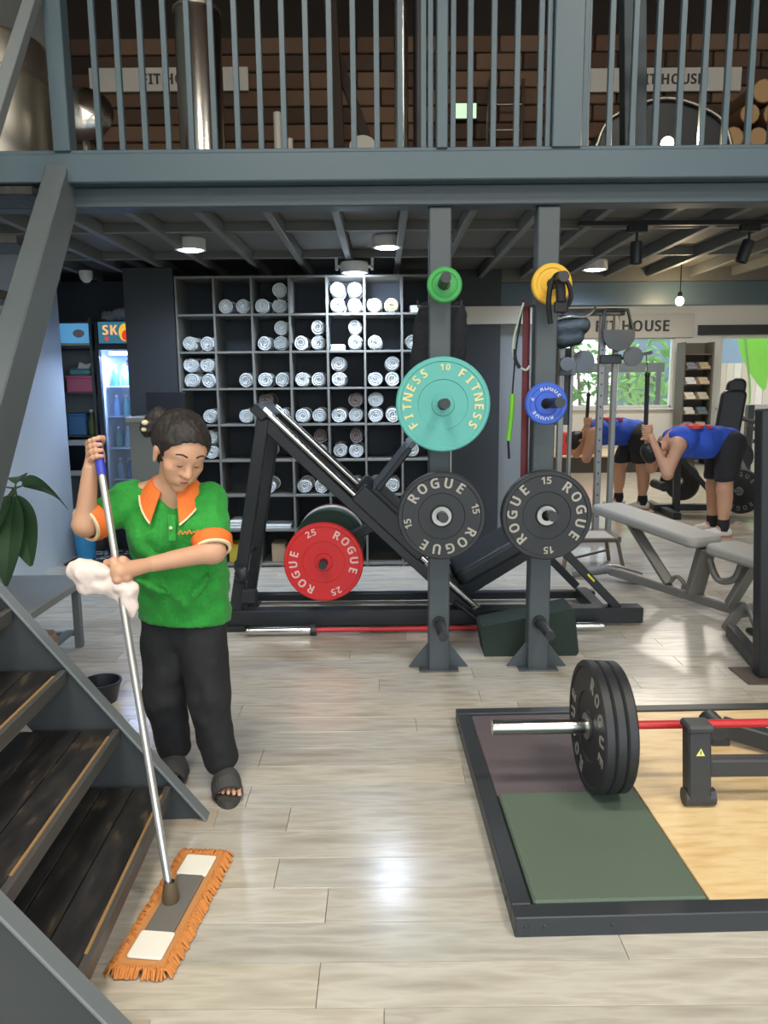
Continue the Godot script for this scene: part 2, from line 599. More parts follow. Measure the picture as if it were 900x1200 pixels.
# ---------------------------------------------------------------- mezzanine
func build_mezzanine() -> void:
	org = Vector3.ZERO
	var steel := mat("steel_slate", c8(74, 92, 102), 0.42)
	var steel2 := mat("steel_slate_dark", c8(62, 75, 83), 0.5)
	var under := mat("ceiling_board", c8(96, 95, 90), 0.7)
	var deck := structure("mezzanine_deck", sp(Vector3(-4.3, 2.425, -7.0), Vector3(8.6, 2.455, -3.72)), mat("deck_brown", c8(84, 66, 54), 0.7))
	# edge beam: upper channel and the beam set back under it
	structure("beam_edge", sp(Vector3(-2.67, 2.335, -3.72), Vector3(8.6, 2.460, -3.62), 0.006), steel)
	structure("beam_lower", sp(Vector3(-2.67, 2.245, -3.82), Vector3(8.6, 2.335, -3.70), 0.006), steel2)
	structure("beam_far", sp(Vector3(-1.58, 2.09, -6.92), Vector3(8.6, 2.29, -6.82), 0.006), steel)
	structure("beam_far_ledge", sp(Vector3(1.02, 2.29, -6.9), Vector3(8.6, 2.42, -6.8), 0.006), under)
	# ceiling: boards in the bays between joists
	var cl := Node3D.new()
	cl.name = "ceiling"
	add_child(cl)
	cl.set_meta("kind", "structure")
	var jm := mat("joist_grey", c8(108, 111, 108), 0.55)
	var x := -4.2
	var k := 0
	while x < 6.6:
		part("joist", sp(Vector3(x - 0.022, 2.325, -6.8), Vector3(x + 0.022, 2.40, -3.82)), jm, cl)
		var zz := -3.83
		while zz > -6.7:
			part("board", sp(Vector3(x + 0.024, 2.398, zz - 0.985), Vector3(x + 0.336, 2.412, zz)), under, cl)
			zz -= 0.99
		x += 0.36
		k += 1
	for zz: float in [-4.82, -5.81]:
		part("cross_joist", sp(Vector3(-2.6, 2.345, zz - 0.02), Vector3(6.6, 2.40, zz + 0.02)), jm, cl)
	# railing
	var r := thing("railing", "slate blue steel railing of upright bars along the mezzanine edge", "railing", Vector3(2.0, 2.46, -3.67))
	part("bottom_rail", sp(Vector3(-2.6, 2.458, -3.70), Vector3(7.1, 2.478, -3.64)), steel, r)
	part("handrail", sp(Vector3(-2.6, 3.44, -3.70), Vector3(7.1, 3.49, -3.64)), steel, r)
	var bal := bx(Vector3(2.0, 2.956, -3.67), Vector3(0.025, 0.96, 0.025), 0.002).commit()
	var posts := [-1.415, 0.272, 0.825]
	var xb := -1.465
	while xb < 5.2:
		var clear := true
		for q: float in posts:
			if absf(xb - q) < 0.055: clear = false
		if clear:
			var o := MeshInstance3D.new()
			o.name = "baluster"
			o.mesh = bal
			o.material_override = steel
			r.add_child(o, true)
			o.position = Vector3(xb - 2.0, 0, 0)
		xb += 0.1035
	for q: Array in [[-1.415, 0.075], [0.272, 0.05], [0.825, 0.13]]:
		part("post", sp(Vector3(q[0] - q[1] / 2, 2.47, -3.715), Vector3(q[0] + q[1] / 2, 3.6, -3.625), 0.004), steel, r)
	for q2: float in [0.222, 0.322, 0.745, 0.905]:
		part("baluster", sp(Vector3(q2 - 0.012, 2.47, -3.68), Vector3(q2 + 0.012, 3.45, -3.655), 0.002), steel, r)
	# downlights
	var lens := mat("downlight_lens", c8(240, 246, 255), 0.4)
	lens.emission_enabled = true
	lens.emission = c8(225, 238, 255)
	lens.emission_energy_multiplier = 12.0
	var n := 0
	for p: Array in [[-1.268, -5.317, "above the dark pillar beside the towel shelf"], [0.038, -5.287, "in front of the towel shelf, larger looking"], [-0.200, -5.82, "right over the top of the towel shelf"], [1.701, -6.379, "over the cable machine, beyond the yellow plate"]]:
		var at := Vector3(p[0], 2.325 if p[1] != -5.82 else 2.24, p[1])
		var t := thing("downlight", "round cool white downlight " + p[2], "downlight", at, 0.0, "cool downlights under the mezzanine")
		part("housing", lt([[0.0, 0.075], [0.095, 0.075], [0.1, 0.07], [0.1, 0.0], [0.085, 0.0]], at, Basis.IDENTITY, 28), mat("lamp_white", c8(225, 225, 222), 0.5), t)
		part("lens", lt([[0.085, 0.004], [0.06, -0.006], [0.0, -0.01]], at, Basis.IDENTITY, 28), lens, t)
		if p[1] == -5.82:
			for s: float in [-0.13, 0.13]:
				part("bracket", sp(at + Vector3(s - 0.01, 0.02, -0.01), at + Vector3(s + 0.01, 0.16, 0.01)), mat("lamp_white", c8(225, 225, 222), 0.5), t)
			part("bracket_bar", sp(at + Vector3(-0.14, 0.035, -0.01), at + Vector3(0.14, 0.055, 0.01)), mat("lamp_white", c8(225, 225, 222), 0.5), t)
		spot_lamp(t, Vector3(0, -0.03, 0), Vector3.DOWN if p[1] != -5.82 else Vector3(0, -0.75, -0.66).normalized(), DOWN if p[1] != -5.82 else DOWN * 1.1, c8(214, 230, 255), 80.0, 0.08)
		n += 1
	# track with two black spots
	var blk := mat("black_satin", c8(34, 35, 37), 0.45)
	var tr := thing("lighting_track", "thin black ceiling track carrying two black spotlights", "light track", Vector3(1.75, 2.325, -4.5))
	part("rail", sp(Vector3(1.1, 2.300, -4.52), Vector3(2.5, 2.325, -4.48)), blk, tr)
	for q: Array in [[1.43, 0.0, "hanging straight down"], [2.06, 0.32, "tilted sideways, farther from the posts"]]:
		var at2 := Vector3(q[0], 2.30, -4.5)
		var t := thing("track_spotlight", "small black cylindrical track spotlight " + q[2], "spotlight", at2, 0.0, "black track spotlights")
		part("adapter", sp(at2 + Vector3(-0.055, -0.035, -0.02), at2 + Vector3(0.055, 0.0, 0.02)), blk, t)
		part("stem", tb([at2 + Vector3(0, -0.03, 0), at2 + Vector3(0, -0.10, 0)], 0.007, 8), blk, t)
		var ax := Vector3(-sin(q[1]), -cos(q[1]), 0.0)
		var b := frame(ax)
		var can := mb()
		lathe(can, [[0.0, 0.0], [0.03, 0.0], [0.033, 0.004], [0.033, 0.12], [0.028, 0.12], [0.026, 0.1], [0.0, 0.1]], at2 + Vector3(0, -0.085, 0), Basis(b.y, b.z, b.x), 20)
		part("can", can, blk, t)

# ---------------------------------------------------------------- staircase
func build_stairs() -> void:
	var steel := mat("stair_steel", c8(112, 118, 120), 0.45)
	var wood := mat("stair_wood", c8(255, 255, 255), 0.5)
	var web_m := mat("stair_web", c8(62, 66, 68), 0.5)
	textured(wood, noise_tex(11, 0.03, [[0.0, c8(24, 22, 22)], [0.5, c8(40, 38, 37)], [0.72, c8(50, 46, 42)], [0.8, c8(78, 66, 54)], [1.0, c8(58, 54, 50)]], 256, 5), Vector3(2.2, 2.2, 0.6))
	var worn := mat("worn_nosing", c8(150, 118, 76), 0.6)
	var nos := mat("nosing_grey", c8(78, 76, 72), 0.45)
	var at := Vector3(-0.60, 0, -1.95)
	var t := thing("staircase", "dark wooden staircase between grey steel stringers, climbing past the bench", "staircase", at)
	t.rotation.y = deg_to_rad(1.9)
	var dir := Vector2(-0.607, 0.795)   # up the slope, x and y
	for q: Array in [[-2.385, "stringer"], [-1.50, "stringer"]]:
		# a plank-shaped stringer standing on the floor
		var L := 1.40
		var c := Vector3(-0.60, 0.0, q[0])
		var a := Vector2(0.012, 0.0)
		var wdt := 0.30
		var up := dir * L
		var poly := [a, a + up, a + up + Vector2(-wdt, 0), a + Vector2(-wdt, 0)]
		var web := part(q[1], sl(poly, 0.012, c), web_m, t)
		var fl := mb()
		bar(fl, c + Vector3(a.x, a.y, 0) + Vector3(0.0, 0.004, 0), c + Vector3(a.x + up.x, a.y + up.y, 0), 0.055, 0.010, Vector3(0.795, 0.607, 0))
		part("flange", fl, steel, web)
	var y := 0.135
	var x := -0.72
	for i in 5:
		var tr := Node3D.new()
		tr.name = "tread"
		t.add_child(tr, true)
		for b in 3:
			part("board", sp(Vector3(x - 0.098 - 0.101 * b, y - 0.035, -2.36), Vector3(x + (0.0 if b else 0.0) - 0.101 * b, y, -1.52), 0.003), wood, tr)
		part("nosing", sp(Vector3(x, y - 0.045, -2.362), Vector3(x + 0.022, y + 0.003, -1.518), 0.004), nos, tr)
		part("worn_edge", sp(Vector3(x + 0.001, y + 0.0015, -2.30), Vector3(x + 0.010, y + 0.005, -1.60), 0.001), worn, tr)
		y += 0.205
		x -= 0.155
	# small metal feet where the stringers meet the floor
	for q: float in [-2.385, -1.50]:
		part("base_plate", sp(Vector3(-0.86, 0.0, q - 0.05), Vector3(-0.56, 0.006, q + 0.05), 0.001), mat("base_plate_tan", c8(168, 156, 138), 0.6), t)
	# upper flight, rising away to the mezzanine
	var t2 := thing("upper_stair_flight", "steel stair flight rising to the mezzanine, seen from beneath", "staircase", Vector3(-1.75, 1.0, -2.6))
	var top := Vector3(-1.445, 2.36, -3.70)
	var d := Vector3(0.065, -1.12, 1.0) / 1.12
	var low := top + d * 1.22
	for q: Array in [[0.0, "stringer"], [-0.95, "stringer"]]:
		part(q[1], br(top + Vector3(q[0], 0, 0), (low if q[0] < 0.0 else top + d * 1.62) + Vector3(q[0], 0, 0), 0.095, 0.19, Vector3.UP, 0.006), mat("flight_steel", c8(96, 104, 106), 0.45), t2)
	for i in 5:
		var c := top + d * (0.16 + 0.235 * i) + Vector3(-0.475, 0.06, 0)
		part("tread", bx(c, Vector3(0.87, 0.035, 0.26)), wood, t2)
	part("handrail", br(Vector3(-1.475, 3.26, -3.72), Vector3(-1.33, 1.96, -2.56), 0.05, 0.05), steel, t2)
	# landing that both flights meet
	var ld := thing("stair_landing", "dark stair landing between the two flights, beyond the frame edge", "landing", Vector3(-2.1, 0.0, -1.95))
	part("platform", sp(Vector3(-2.66, 1.06, -2.50), Vector3(-1.56, 1.12, -1.4)), wood, ld)
	for q3: Array in [[-2.6, -1.45], [-1.62, -1.45], [-2.6, -2.44], [-1.62, -2.44]]:
		part("leg", sp(Vector3(q3[0] - 0.03, 0, q3[1] - 0.03), Vector3(q3[0] + 0.03, 1.06, q3[1] + 0.03)), steel, ld)

# ---------------------------------------------------------------- upper floor
func build_upstairs() -> void:
	org = Vector3.ZERO
	var D := 2.455
	var brown := mat("beam_brown", c8(70, 56, 48), 0.8)
	# back wall with courses of brown blocks
	var w := structure("wall_upper_back", sp(Vector3(-2.8, D, -7.15), Vector3(8.6, 6.0, -7.02)), mat("mortar_brown", c8(58, 50, 45), 0.9))
	var blocks := [mat("block_0", c8(122, 94, 76), 0.9), mat("block_1", c8(100, 80, 68), 0.9), mat("block_2", c8(140, 112, 92), 0.9)]
	var bm := bx(Vector3.ZERO, Vector3(0.385, 0.125, 0.05), 0.008).commit()
	for row in 7:
		var x := -2.4 + (0.2 if row % 2 else 0.0)
		while x < 4.4:
			var o := MeshInstance3D.new()
			o.name = "block"
			o.mesh = bm
			o.material_override = blocks[rng.randi() % 3]
			o.position = Vector3(x, 3.42 + 0.137 * row, -7.01)
			w.add_child(o, true)
			x += 0.4
	# timber rafters and braces
	for q: Array in [[-1.6, 1.0], [0.6, 1.0], [2.6, 1.0], [4.6, 1.0]]:
		structure("trim_rafter", br(Vector3(q[0], 5.9, -3.9), Vector3(q[0], 4.95, -7.0), 0.12, 0.2), brown)
	structure("trim_purlin", br(Vector3(-2.6, 4.75, -6.6), Vector3(6.0, 4.75, -6.6), 0.14, 0.14), brown)
	structure("trim_purlin_low", br(Vector3(-2.6, 5.15, -5.4), Vector3(6.0, 5.15, -5.4), 0.14, 0.14), brown)
	structure("trim_brace", br(Vector3(-0.37, 4.6, -6.0), Vector3(-0.28, D, -6.0), 0.09, 0.09), brown)
	structure("trim_brace_leaning", br(Vector3(-0.32, 3.8, -6.06), Vector3(0.18, D, -6.06), 0.06, 0.07), brown)
	# stainless vessels and pipes
	var inox := mat("stainless", c8(196, 194, 188), 0.22, 1.0)
	var brushed := mat("stainless_brushed", c8(190, 186, 174), 0.42, 1.0)
	var a := Vector3(-1.195, D, -5.5)
	var t := thing("steel_duct", "tall shiny stainless steel cylinder behind the railing bars", "duct", a)
	part("shell", lt([[0.0, 0.0], [0.15, 0.0], [0.15, 1.40], [0.145, 1.415], [0.0, 1.43]], a, Basis.IDENTITY, 40), inox, t)
	part("rim", lt([[0.15, 1.385], [0.156, 1.39], [0.156, 1.405], [0.15, 1.41]], a, Basis.IDENTITY, 40), brushed, t)
	a = Vector3(-2.33, D, -5.0)
	t = thing("steel_tank", "wide brushed steel tank with a domed cap beside the upper post", "tank", a)
	part("shell", lt([[0.0, 0.0], [0.32, 0.0], [0.32, 0.78], [0.325, 0.785], [0.325, 0.80], [0.32, 0.81]], a, Basis.IDENTITY, 40), brushed, t)
	part("cap", lt([[0.32, 0.81], [0.31, 0.99], [0.30, 1.01], [0.0, 1.03]], a, Basis.IDENTITY, 40), brushed, t)
	a = Vector3(0.127, D, -5.0)
	t = thing("steel_pipe", "slim shiny steel pipe running up behind the railing", "pipe", a)
	part("pipe", tb([a, a + Vector3(0, 3.2, 0)], 0.043, 24), inox, t)
	part("floor_flange", lt([[0.0, 0.012], [0.08, 0.012], [0.08, 0.0]], a, Basis.IDENTITY, 24), brushed, t)
	a = Vector3(0.235, D, -5.05)
	solo("black_pipe", tb([org, org + Vector3(0, 3.2, 0)], 0.035, 16), mat("black_satin", c8(34, 35, 37), 0.45), "dull black pipe standing beside the shiny steel pipe", "pipe", "", a)
	org = Vector3(-1.76, D, -5.0)
	t = thing("steel_drum", "tilted steel drum lid leaning behind the upper corner post", "drum", Vector3(-1.76, D, -4.85))
	var tb1 := Basis(Vector3(0, 0, 1), -0.35) * Basis(Vector3(1, 0, 0), 1.25)
	part("dish", lt([[0.0, 0.09], [0.08, 0.08], [0.14, 0.05], [0.17, 0.0], [0.165, -0.01], [0.0, -0.01]], Vector3(-1.745, 3.02, -4.85), tb1, 32), inox, t)
	part("arm", tb([Vector3(-1.84, 3.0, -4.88), Vector3(-1.62, 2.78, -4.86)], 0.012, 10), mat("black_satin", c8(34, 35, 37), 0.45), t)
	part("stand", tb([Vector3(-1.76, D, -4.90), Vector3(-1.76, 2.95, -4.90)], 0.02, 12), brushed, t)
	part("foot", lt([[0.0, 0.02], [0.13, 0.02], [0.14, 0.0]], Vector3(-1.76, D, -4.90), Basis.IDENTITY, 24), brushed, t)
	# signs on the upper wall
	var board := mat("sign_board", c8(236, 232, 226), 0.6)
	var ink := mat("sign_ink", c8(88, 80, 76), 0.7)
	for q: Array in [[-1.77, 3.97, 1.33, "behind the tall steel cylinder"], [2.38, 3.935, 1.29, "above the log pile"]]:
		t = thing("wall_sign", "long white wall sign on the upper floor " + q[3], "sign", Vector3(q[0], q[1], -6.97), 0.0, "white signs of the upper floor")
		part("panel", bx(Vector3(q[0], q[1], -6.955), Vector3(q[2], 0.185, 0.03)), board, t)
		var st := mb()
		letters(st, "FIT HOUSE", 0.085, Transform3D(Basis.IDENTITY, Vector3(q[0] + 0.05, q[1], -6.936)), 0.004)
		part("lettering", st, ink, t)
	# machine hood, white things, ladder, small lit sign
	var hood := mat("hood_black", c8(44, 47, 50), 0.4)
	t = thing("spin_machine", "dark machine with an arched hood behind the railing near the spotlight", "exercise machine", Vector3(1.84, D, -5.5))
	var poly := []
	for k in 17:
		var an := PI * k / 16.0
		poly.append(Vector2(cos(an) * 0.45, 0.45 + sin(an) * 0.33))
	poly.append(Vector2(-0.45, 0.08))
	poly.append(Vector2(0.45, 0.08))
	part("hood", sl(poly, 0.32, Vector3(1.84, D, -5.5)), hood, t)
	for s: float in [-1, 1]:
		part("foot", sp(Vector3(1.84 + s * 0.36 - 0.05, D, -5.72), Vector3(1.84 + s * 0.36 + 0.05, D + 0.085, -5.28)), hood, t)
	part("rim", tb(arc([Vector3(1.40, 2.95, -5.32), Vector3(1.5, 3.13, -5.32), Vector3(1.84, 3.24, -5.32), Vector3(2.18, 3.13, -5.32), Vector3(2.28, 2.95, -5.32)]), 0.014, 8), brushed, t)
	var leaning := br(Vector3(1.40, D, -4.5), Vector3(1.33, 3.9, -4.5), 0.10, 0.12)
	structure("trim_column_blue", leaning, mat("steel_slate_dark", c8(80, 92, 100), 0.5))
	var wh := mat("plastic_white", c8(222, 220, 208), 0.5)
	solo("white_tube", lt([[0.0, 0.0], [0.03, 0.0], [0.03, 0.94], [0.0, 0.95]], Vector3.ZERO + org, Basis.IDENTITY, 16), wh, "tall white plastic tube standing on the upper floor", "tube", "white tubes upstairs", Vector3(-0.752, D, -6.0))
	solo("white_tube", lt([[0.0, 0.0], [0.022, 0.0], [0.022, 0.76], [0.0, 0.77]], Vector3.ZERO + org, Basis.IDENTITY, 16), wh, "short white plastic tube beside the taller white one", "tube", "white tubes upstairs", Vector3(-0.665, D, -6.0))
	t = thing("white_chair", "white rounded chair back peeping over the upper floor edge", "chair", Vector3(-0.13, D, -5.7))
	var cb := []
	for k in 13:
		var an := PI * k / 12.0
		cb.append(Vector2(cos(an) * 0.095, 0.66 + sin(an) * 0.075))
	cb.append(Vector2(-0.095, 0.40))
	cb.append(Vector2(0.095, 0.40))
	part("backrest", sl(cb, 0.02, Vector3(-0.13, D, -5.85)), wh, t)
	part("seat", sp(Vector3(-0.25, D + 0.40, -5.86), Vector3(-0.01, D + 0.43, -5.55)), wh, t)
	for s: Array in [[-0.23, -5.84], [-0.03, -5.84], [-0.23, -5.57], [-0.03, -5.57]]:
		part("leg", tb([Vector3(s[0], D, s[1]), Vector3(s[0], D + 0.4, s[1])], 0.012, 8), wh, t)
	var lit := mat("green_screen_glow", c8(190, 230, 190), 0.5)
	lit.emission_enabled = true
	lit.emission = c8(196, 240, 190)
	lit.emission_energy_multiplier = 0.9
	t = thing("lit_sign", "small glowing pale green sign box on the brown block wall", "sign", Vector3(0.70, 3.52, -6.96))
	part("box", bx(Vector3(0.70, 3.70, -6.955), Vector3(0.24, 0.14, 0.04)), hood, t)
	part("screen", bx(Vector3(0.70, 3.70, -6.93), Vector3(0.21, 0.115, 0.01), 0.001), lit, t)
	t = thing("wall_ladder", "thin grey ladder leaning against the upper brown wall", "ladder", Vector3(0.95, D, -6.5))
	for s: float in [0.0, 0.28]:
		part("rail", tb([Vector3(0.80 + s, D, -6.4), Vector3(0.92 + s, 3.95, -6.95)], 0.011, 8), brushed, t)
	for k in 6:
		var f := 0.1 + 0.15 * k
		var p := Vector3(0.80, D, -6.4).lerp(Vector3(0.92, 3.95, -6.95), f)
		part("rung", tb([p, p + Vector3(0.28, 0, 0)], 0.009, 8), brushed, t)
	# logs in a heap
	var bark := mat("log_bark", c8(120, 88, 62), 0.9)
	var cut := mat("log_cut", c8(196, 160, 116), 0.85)
	var rows := [[2.18, 0.085, 9, 0.19], [2.27, 0.25, 8, 0.19], [2.37, 0.415, 7, 0.185], [2.47, 0.58, 5, 0.185], [2.55, 0.745, 4, 0.18], [2.66, 0.91, 3, 0.18], [2.75, 1.07, 2, 0.18]]
	var nth := ["first", "second", "third", "fourth", "fifth", "sixth", "seventh", "eighth", "ninth"]
	for i in rows.size():
		for k in int(rows[i][2]):
			var r := 0.085 - 0.006 * ((i + k) % 3)
			var at := Vector3(rows[i][0] + rows[i][3] * k, D + rows[i][1] - 0.006 * i, -6.35)
			t = thing("log", "cut log, %s along the %s layer of the upstairs pile" % [nth[k], nth[i]], "log", at, 0.0, "logs piled on the upper floor")
			part("bark", tb([at + Vector3(0, 0, -0.5), at + Vector3(0, 0.0, 0.42)], r, 12), bark, t)
			part("cut_end", lt([[r * 0.93, 0.0], [r * 0.9, 0.006], [0.0, 0.006]], at + Vector3(0, 0, 0.42), Basis(Vector3(1, 0, 0), Vector3(0, 0, 1), Vector3(0, -1, 0)), 12), cut, t)
	# warm spotlight on the edge
	var warm := mat("warm_lens", c8(255, 236, 190), 0.4)
	warm.emission_enabled = true
	warm.emission = c8(255, 232, 180)
	warm.emission_energy_multiplier = 14.0
	a = Vector3(1.365, D, -3.9)
	t = thing("edge_spotlight", "glowing warm spotlight standing on the mezzanine edge behind the bars", "spotlight", a)
	part("base", lt([[0.0, 0.014], [0.05, 0.014], [0.055, 0.0]], a, Basis.IDENTITY, 20), hood, t)
	part("stem", tb([a, a + Vector3(0, 0.075, 0)], 0.008, 8), hood, t)
	var ax := Vector3(-0.35, -0.1, 1.0).normalized()
	var fb := frame(ax)
	part("head", lt([[0.0, -0.07], [0.025, -0.07], [0.034, 0.0], [0.031, 0.0], [0.02, -0.03]], a + Vector3(0, 0.105, 0), Basis(fb.y, fb.z, fb.x), 20), hood, t)
	part("lens", lt([[0.031, -0.004], [0.02, 0.003], [0.0, 0.005]], a + Vector3(0, 0.105, 0), Basis(fb.y, fb.z, fb.x), 20), warm, t)
	spot_lamp(t, Vector3(0, 0.105, 0) + ax * 0.03, ax, 0.8, c8(255, 226, 170), 60.0, 0.03)

# ---------------------------------------------------------------- far room and garden
func leaf_shape(st: SurfaceTool, a: Vector3, dir: Vector3, side: Vector3, length: float, width: float, droop: float, fold := 0.25, seg := 8, thick := 0.004) -> void:
	# a blade with a midrib, drooping with gravity
	var d := dir.normalized()
	var s := (side - d * side.dot(d)).normalized()
	var pts := []
	for i in seg + 1:
		var f := float(i) / seg
		var mid := a + d * length * f + Vector3.DOWN * droop * f * f
		var w := width * 0.5 * pow(sin(PI * clampf(f * 0.96 + 0.02, 0, 1)), 0.75) * (1.15 - 0.35 * f)
		var up := s.cross(d).normalized()
		if up.y < 0: up = -up
		pts.append([mid, mid + s * w + up * w * fold, mid - s * w + up * w * fold, up])
	for i in seg:
		for e in [1, 2]:
			var up: Vector3 = pts[i][3]
			for k: float in [0.5, -0.5]:
				var o := up * thick * k
				quad(st, pts[i][0] + o, pts[i + 1][0] + o, pts[i + 1][e] + o, pts[i][e] + o, up * k)

func build_far_room() -> void:
	org = Vector3.ZERO
	var white := mat("paint_white", c8(226, 228, 226), 0.6)
	var cream := mat("paint_cream", c8(214, 208, 196), 0.7)
	var grey := mat("paint_mid_grey", c8(138, 143, 146), 0.6)
	var dark := mat("paint_charcoal", c8(52, 57, 62), 0.6)
	structure("wall_pillar_grey", sp(Vector3(1.02, -0.01, -7.8), Vector3(1.36, 2.44, -6.9)), grey)
	structure("wall_far_side", sp(Vector3(1.06, -0.01, -14.2), Vector3(1.2, 3.0, -7.8)), cream)
	structure("wall_far_header", sp(Vector3(1.02, 2.42, -7.02), Vector3(8.6, 3.05, -6.92)), cream)
	structure("ceiling_far", sp(Vector3(1.02, 3.0, -14.2), Vector3(8.75, 3.1, -7.15)), white)
	var Z := -14.0
	var bw := mb()
	span(bw, Vector3(1.2, -0.01, Z - 0.15), Vector3(8.6, 0.97, Z), 0.0)
	span(bw, Vector3(1.2, 2.24, Z - 0.15), Vector3(8.6, 3.0, Z), 0.0)
	span(bw, Vector3(1.2, 0.97, Z - 0.15), Vector3(2.2, 2.24, Z), 0.0)
	span(bw, Vector3(5.2, 0.97, Z - 0.15), Vector3(6.05, 2.24, Z), 0.0)
	span(bw, Vector3(8.3, 0.97, Z - 0.15), Vector3(8.6, 2.24, Z), 0.0)
	structure("wall_far_back", bw, white)
	# windows with real panes
	var glass := mat("window_glass", Color(0.95, 0.98, 0.98, 0.08), 0.05)
	glass.transparency = BaseMaterial3D.TRANSPARENCY_ALPHA
	var i := 1
	for q: Array in [[2.2, 5.2, 3], [6.05, 8.3, 2]]:
		var w := Node3D.new()
		w.name = "window_%d" % i
		add_child(w)
		w.set_meta("kind", "structure")
		var n: int = q[2]
		var pw: float = (q[1] - q[0]) / n
		for k in n + 1:
			part("mullion", sp(Vector3(q[0] + pw * k - 0.03, 0.97, Z - 0.11), Vector3(q[0] + pw * k + 0.03, 2.24, Z - 0.03)), white, w)
		for yy: float in [0.99, 2.22]:
			part("rail", sp(Vector3(q[0], yy - 0.03, Z - 0.11), Vector3(q[1], yy + 0.03, Z - 0.03)), white, w)
		for k in n:
			part("pane", sp(Vector3(q[0] + pw * k + 0.03, 1.02, Z - 0.074), Vector3(q[0] + pw * (k + 1) - 0.03, 2.19, Z - 0.068), 0.0), glass, w)
		part("sill", sp(Vector3(q[0] - 0.05, 0.94, Z - 0.05), Vector3(q[1] + 0.05, 0.97, Z + 0.08)), white, w)
		i += 1
	structure("trim_window_head", sp(Vector3(5.6, 2.25, Z), Vector3(8.6, 2.42, Z + 0.06)), dark)
	# sign on the band above the windows
	var t := thing("band_sign", "long pale sign on the band above the garden windows", "sign", Vector3(4.49, 2.40, Z + 0.03))
	part("panel", bx(Vector3(4.49, 2.41, Z + 0.03), Vector3(2.04, 0.40, 0.05)), mat("sign_board_grey", c8(206, 206, 204), 0.6), t)
	var st := mb()
	letters(st, "FIT HOUSE", 0.20, Transform3D(Basis.IDENTITY, Vector3(4.42, 2.41, Z + 0.058)), 0.006)
	part("lettering", st, mat("sign_ink_dark", c8(70, 72, 74), 0.7), t)
	# garden
	org = Vector3.ZERO
	structure("ground_outside", sp(Vector3(-20, -0.35, -40), Vector3(30, -0.15, -14.3), 0.0), mat("garden_soil", c8(120, 122, 98), 0.9))
	structure("ground_street", sp(Vector3(-20, -0.35, 3.2), Vector3(30, -0.13, 30), 0.0), mat("street_grey", c8(150, 148, 144), 0.9))
	var fence := thing("plank_fence", "pale pinkish wooden plank fence outside the window", "fence", Vector3(8.0, -0.15, -16.2))
	var fm := [mat("fence_0", c8(214, 188, 166), 0.8), mat("fence_1", c8(226, 204, 184), 0.8), mat("fence_2", c8(204, 176, 154), 0.8)]
	var x := 6.2
	var k2 := 0
	while x < 10.4:
		part("board", sp(Vector3(x, -0.15, -16.22), Vector3(x + 0.148, 1.80, -16.19)), fm[(k2 * 7) % 3], fence)
		x += 0.155
		k2 += 1
	structure("wall_outside_neighbour", sp(Vector3(5.2, -0.2, -17.6), Vector3(14.0, 3.6, -17.4)), mat("neighbour_grey", c8(120, 138, 152), 0.8))
	# banana plant behind the right window
	var lime := mat("banana_leaf", c8(150, 216, 40), 0.45)
	lime.backlight_enabled = true
	lime.backlight = c8(150, 220, 40)
	var limed := mat("banana_stem", c8(130, 168, 70), 0.6)
	t = thing("banana_plant", "bright lime banana plant with a hanging leaf outside the window", "banana plant", Vector3(7.0, -0.15, -14.9))
	st = mb()
	tube(st, arc([Vector3(7.02, -0.15, -14.9), Vector3(7.02, 0.9, -14.88), Vector3(7.0, 1.35, -14.86), Vector3(6.86, 2.1, -14.84), Vector3(6.78, 2.7, -14.84)]), 0.022, 8)
	part("stem", st, limed, t)
	for q: Array in [[Vector3(6.80, 2.75, -14.82), Vector3(0.30, -1, 0.05), 1.5, 0.50], [Vector3(6.80, 2.7, -14.9), Vector3(-0.9, 0.5, -0.1), 1.1, 0.34], [Vector3(6.95, 2.5, -14.95), Vector3(0.9, 0.5, -0.2), 1.3, 0.36]]:
		st = mb()
		leaf_shape(st, q[0], q[1], Vector3(1, 0.2, 0.25), q[2], q[3], 0.05, 0.2, 10)
		part("leaf", st, lime, t)
	# shrubs outside the other window: each a stem and a crown of leaves
	var greens := [mat("leaf_green_0", c8(120, 176, 70), 0.6), mat("leaf_green_1", c8(88, 148, 60), 0.6), mat("leaf_green_2", c8(150, 200, 96), 0.6)]
	for g: StandardMaterial3D in greens:
		g.backlight_enabled = true
		g.backlight = c8(120, 180, 60)
	var trunk := mat("trunk_brown", c8(92, 82, 66), 0.9)
	var spots := [[2.9, -15.6, 2.3, 0], [4.0, -16.0, 2.7, 1], [4.9, -15.5, 2.2, 2], [5.7, -16.4, 2.6, 0], [3.4, -17.4, 3.2, 2], [2.6, -18.6, 3.4, 1]]
	var words := ["leafy shrub outside the window, beside the cable machine", "tall leafy shrub in the middle of the garden window", "light green shrub at the edge of the garden window", "shrub between the window and the neighbour's grey wall", "tall pale tree farther out in the garden", "dark tree at the back of the garden"]
	for n2 in spots.size():
		var q: Array = spots[n2]
		var at := Vector3(q[0], -0.15, q[1])
		t = thing("garden_shrub", words[n2], "shrub", at, 0.0, "shrubs of the garden")
		part("stem", tb(arc([at, at + Vector3(0.06, q[2] * 0.4, 0), at + Vector3(-0.05, q[2] * 0.8, 0.02)]), 0.035, 8), trunk, t)
		st = mb()
		for k in 190:
			var p := at + Vector3(clampf(rng.randfn(0, 0.33), -0.7, 0.7), q[2] * 0.62 + rng.randfn(0, q[2] * 0.22), rng.randfn(0, 0.3))
			p.y = maxf(p.y, 0.1)
			var dr := Vector3(rng.randfn(), rng.randfn() * 0.5 - 0.2, rng.randfn()).normalized()
			leaf_shape(st, p, dr, Vector3(rng.randfn(), rng.randfn(), rng.randfn()), 0.22, 0.085, 0.05, 0.2, 3)
		var cr := part("crown", st, greens[q[3]], t)
		cr.set_meta("kind", "stuff")
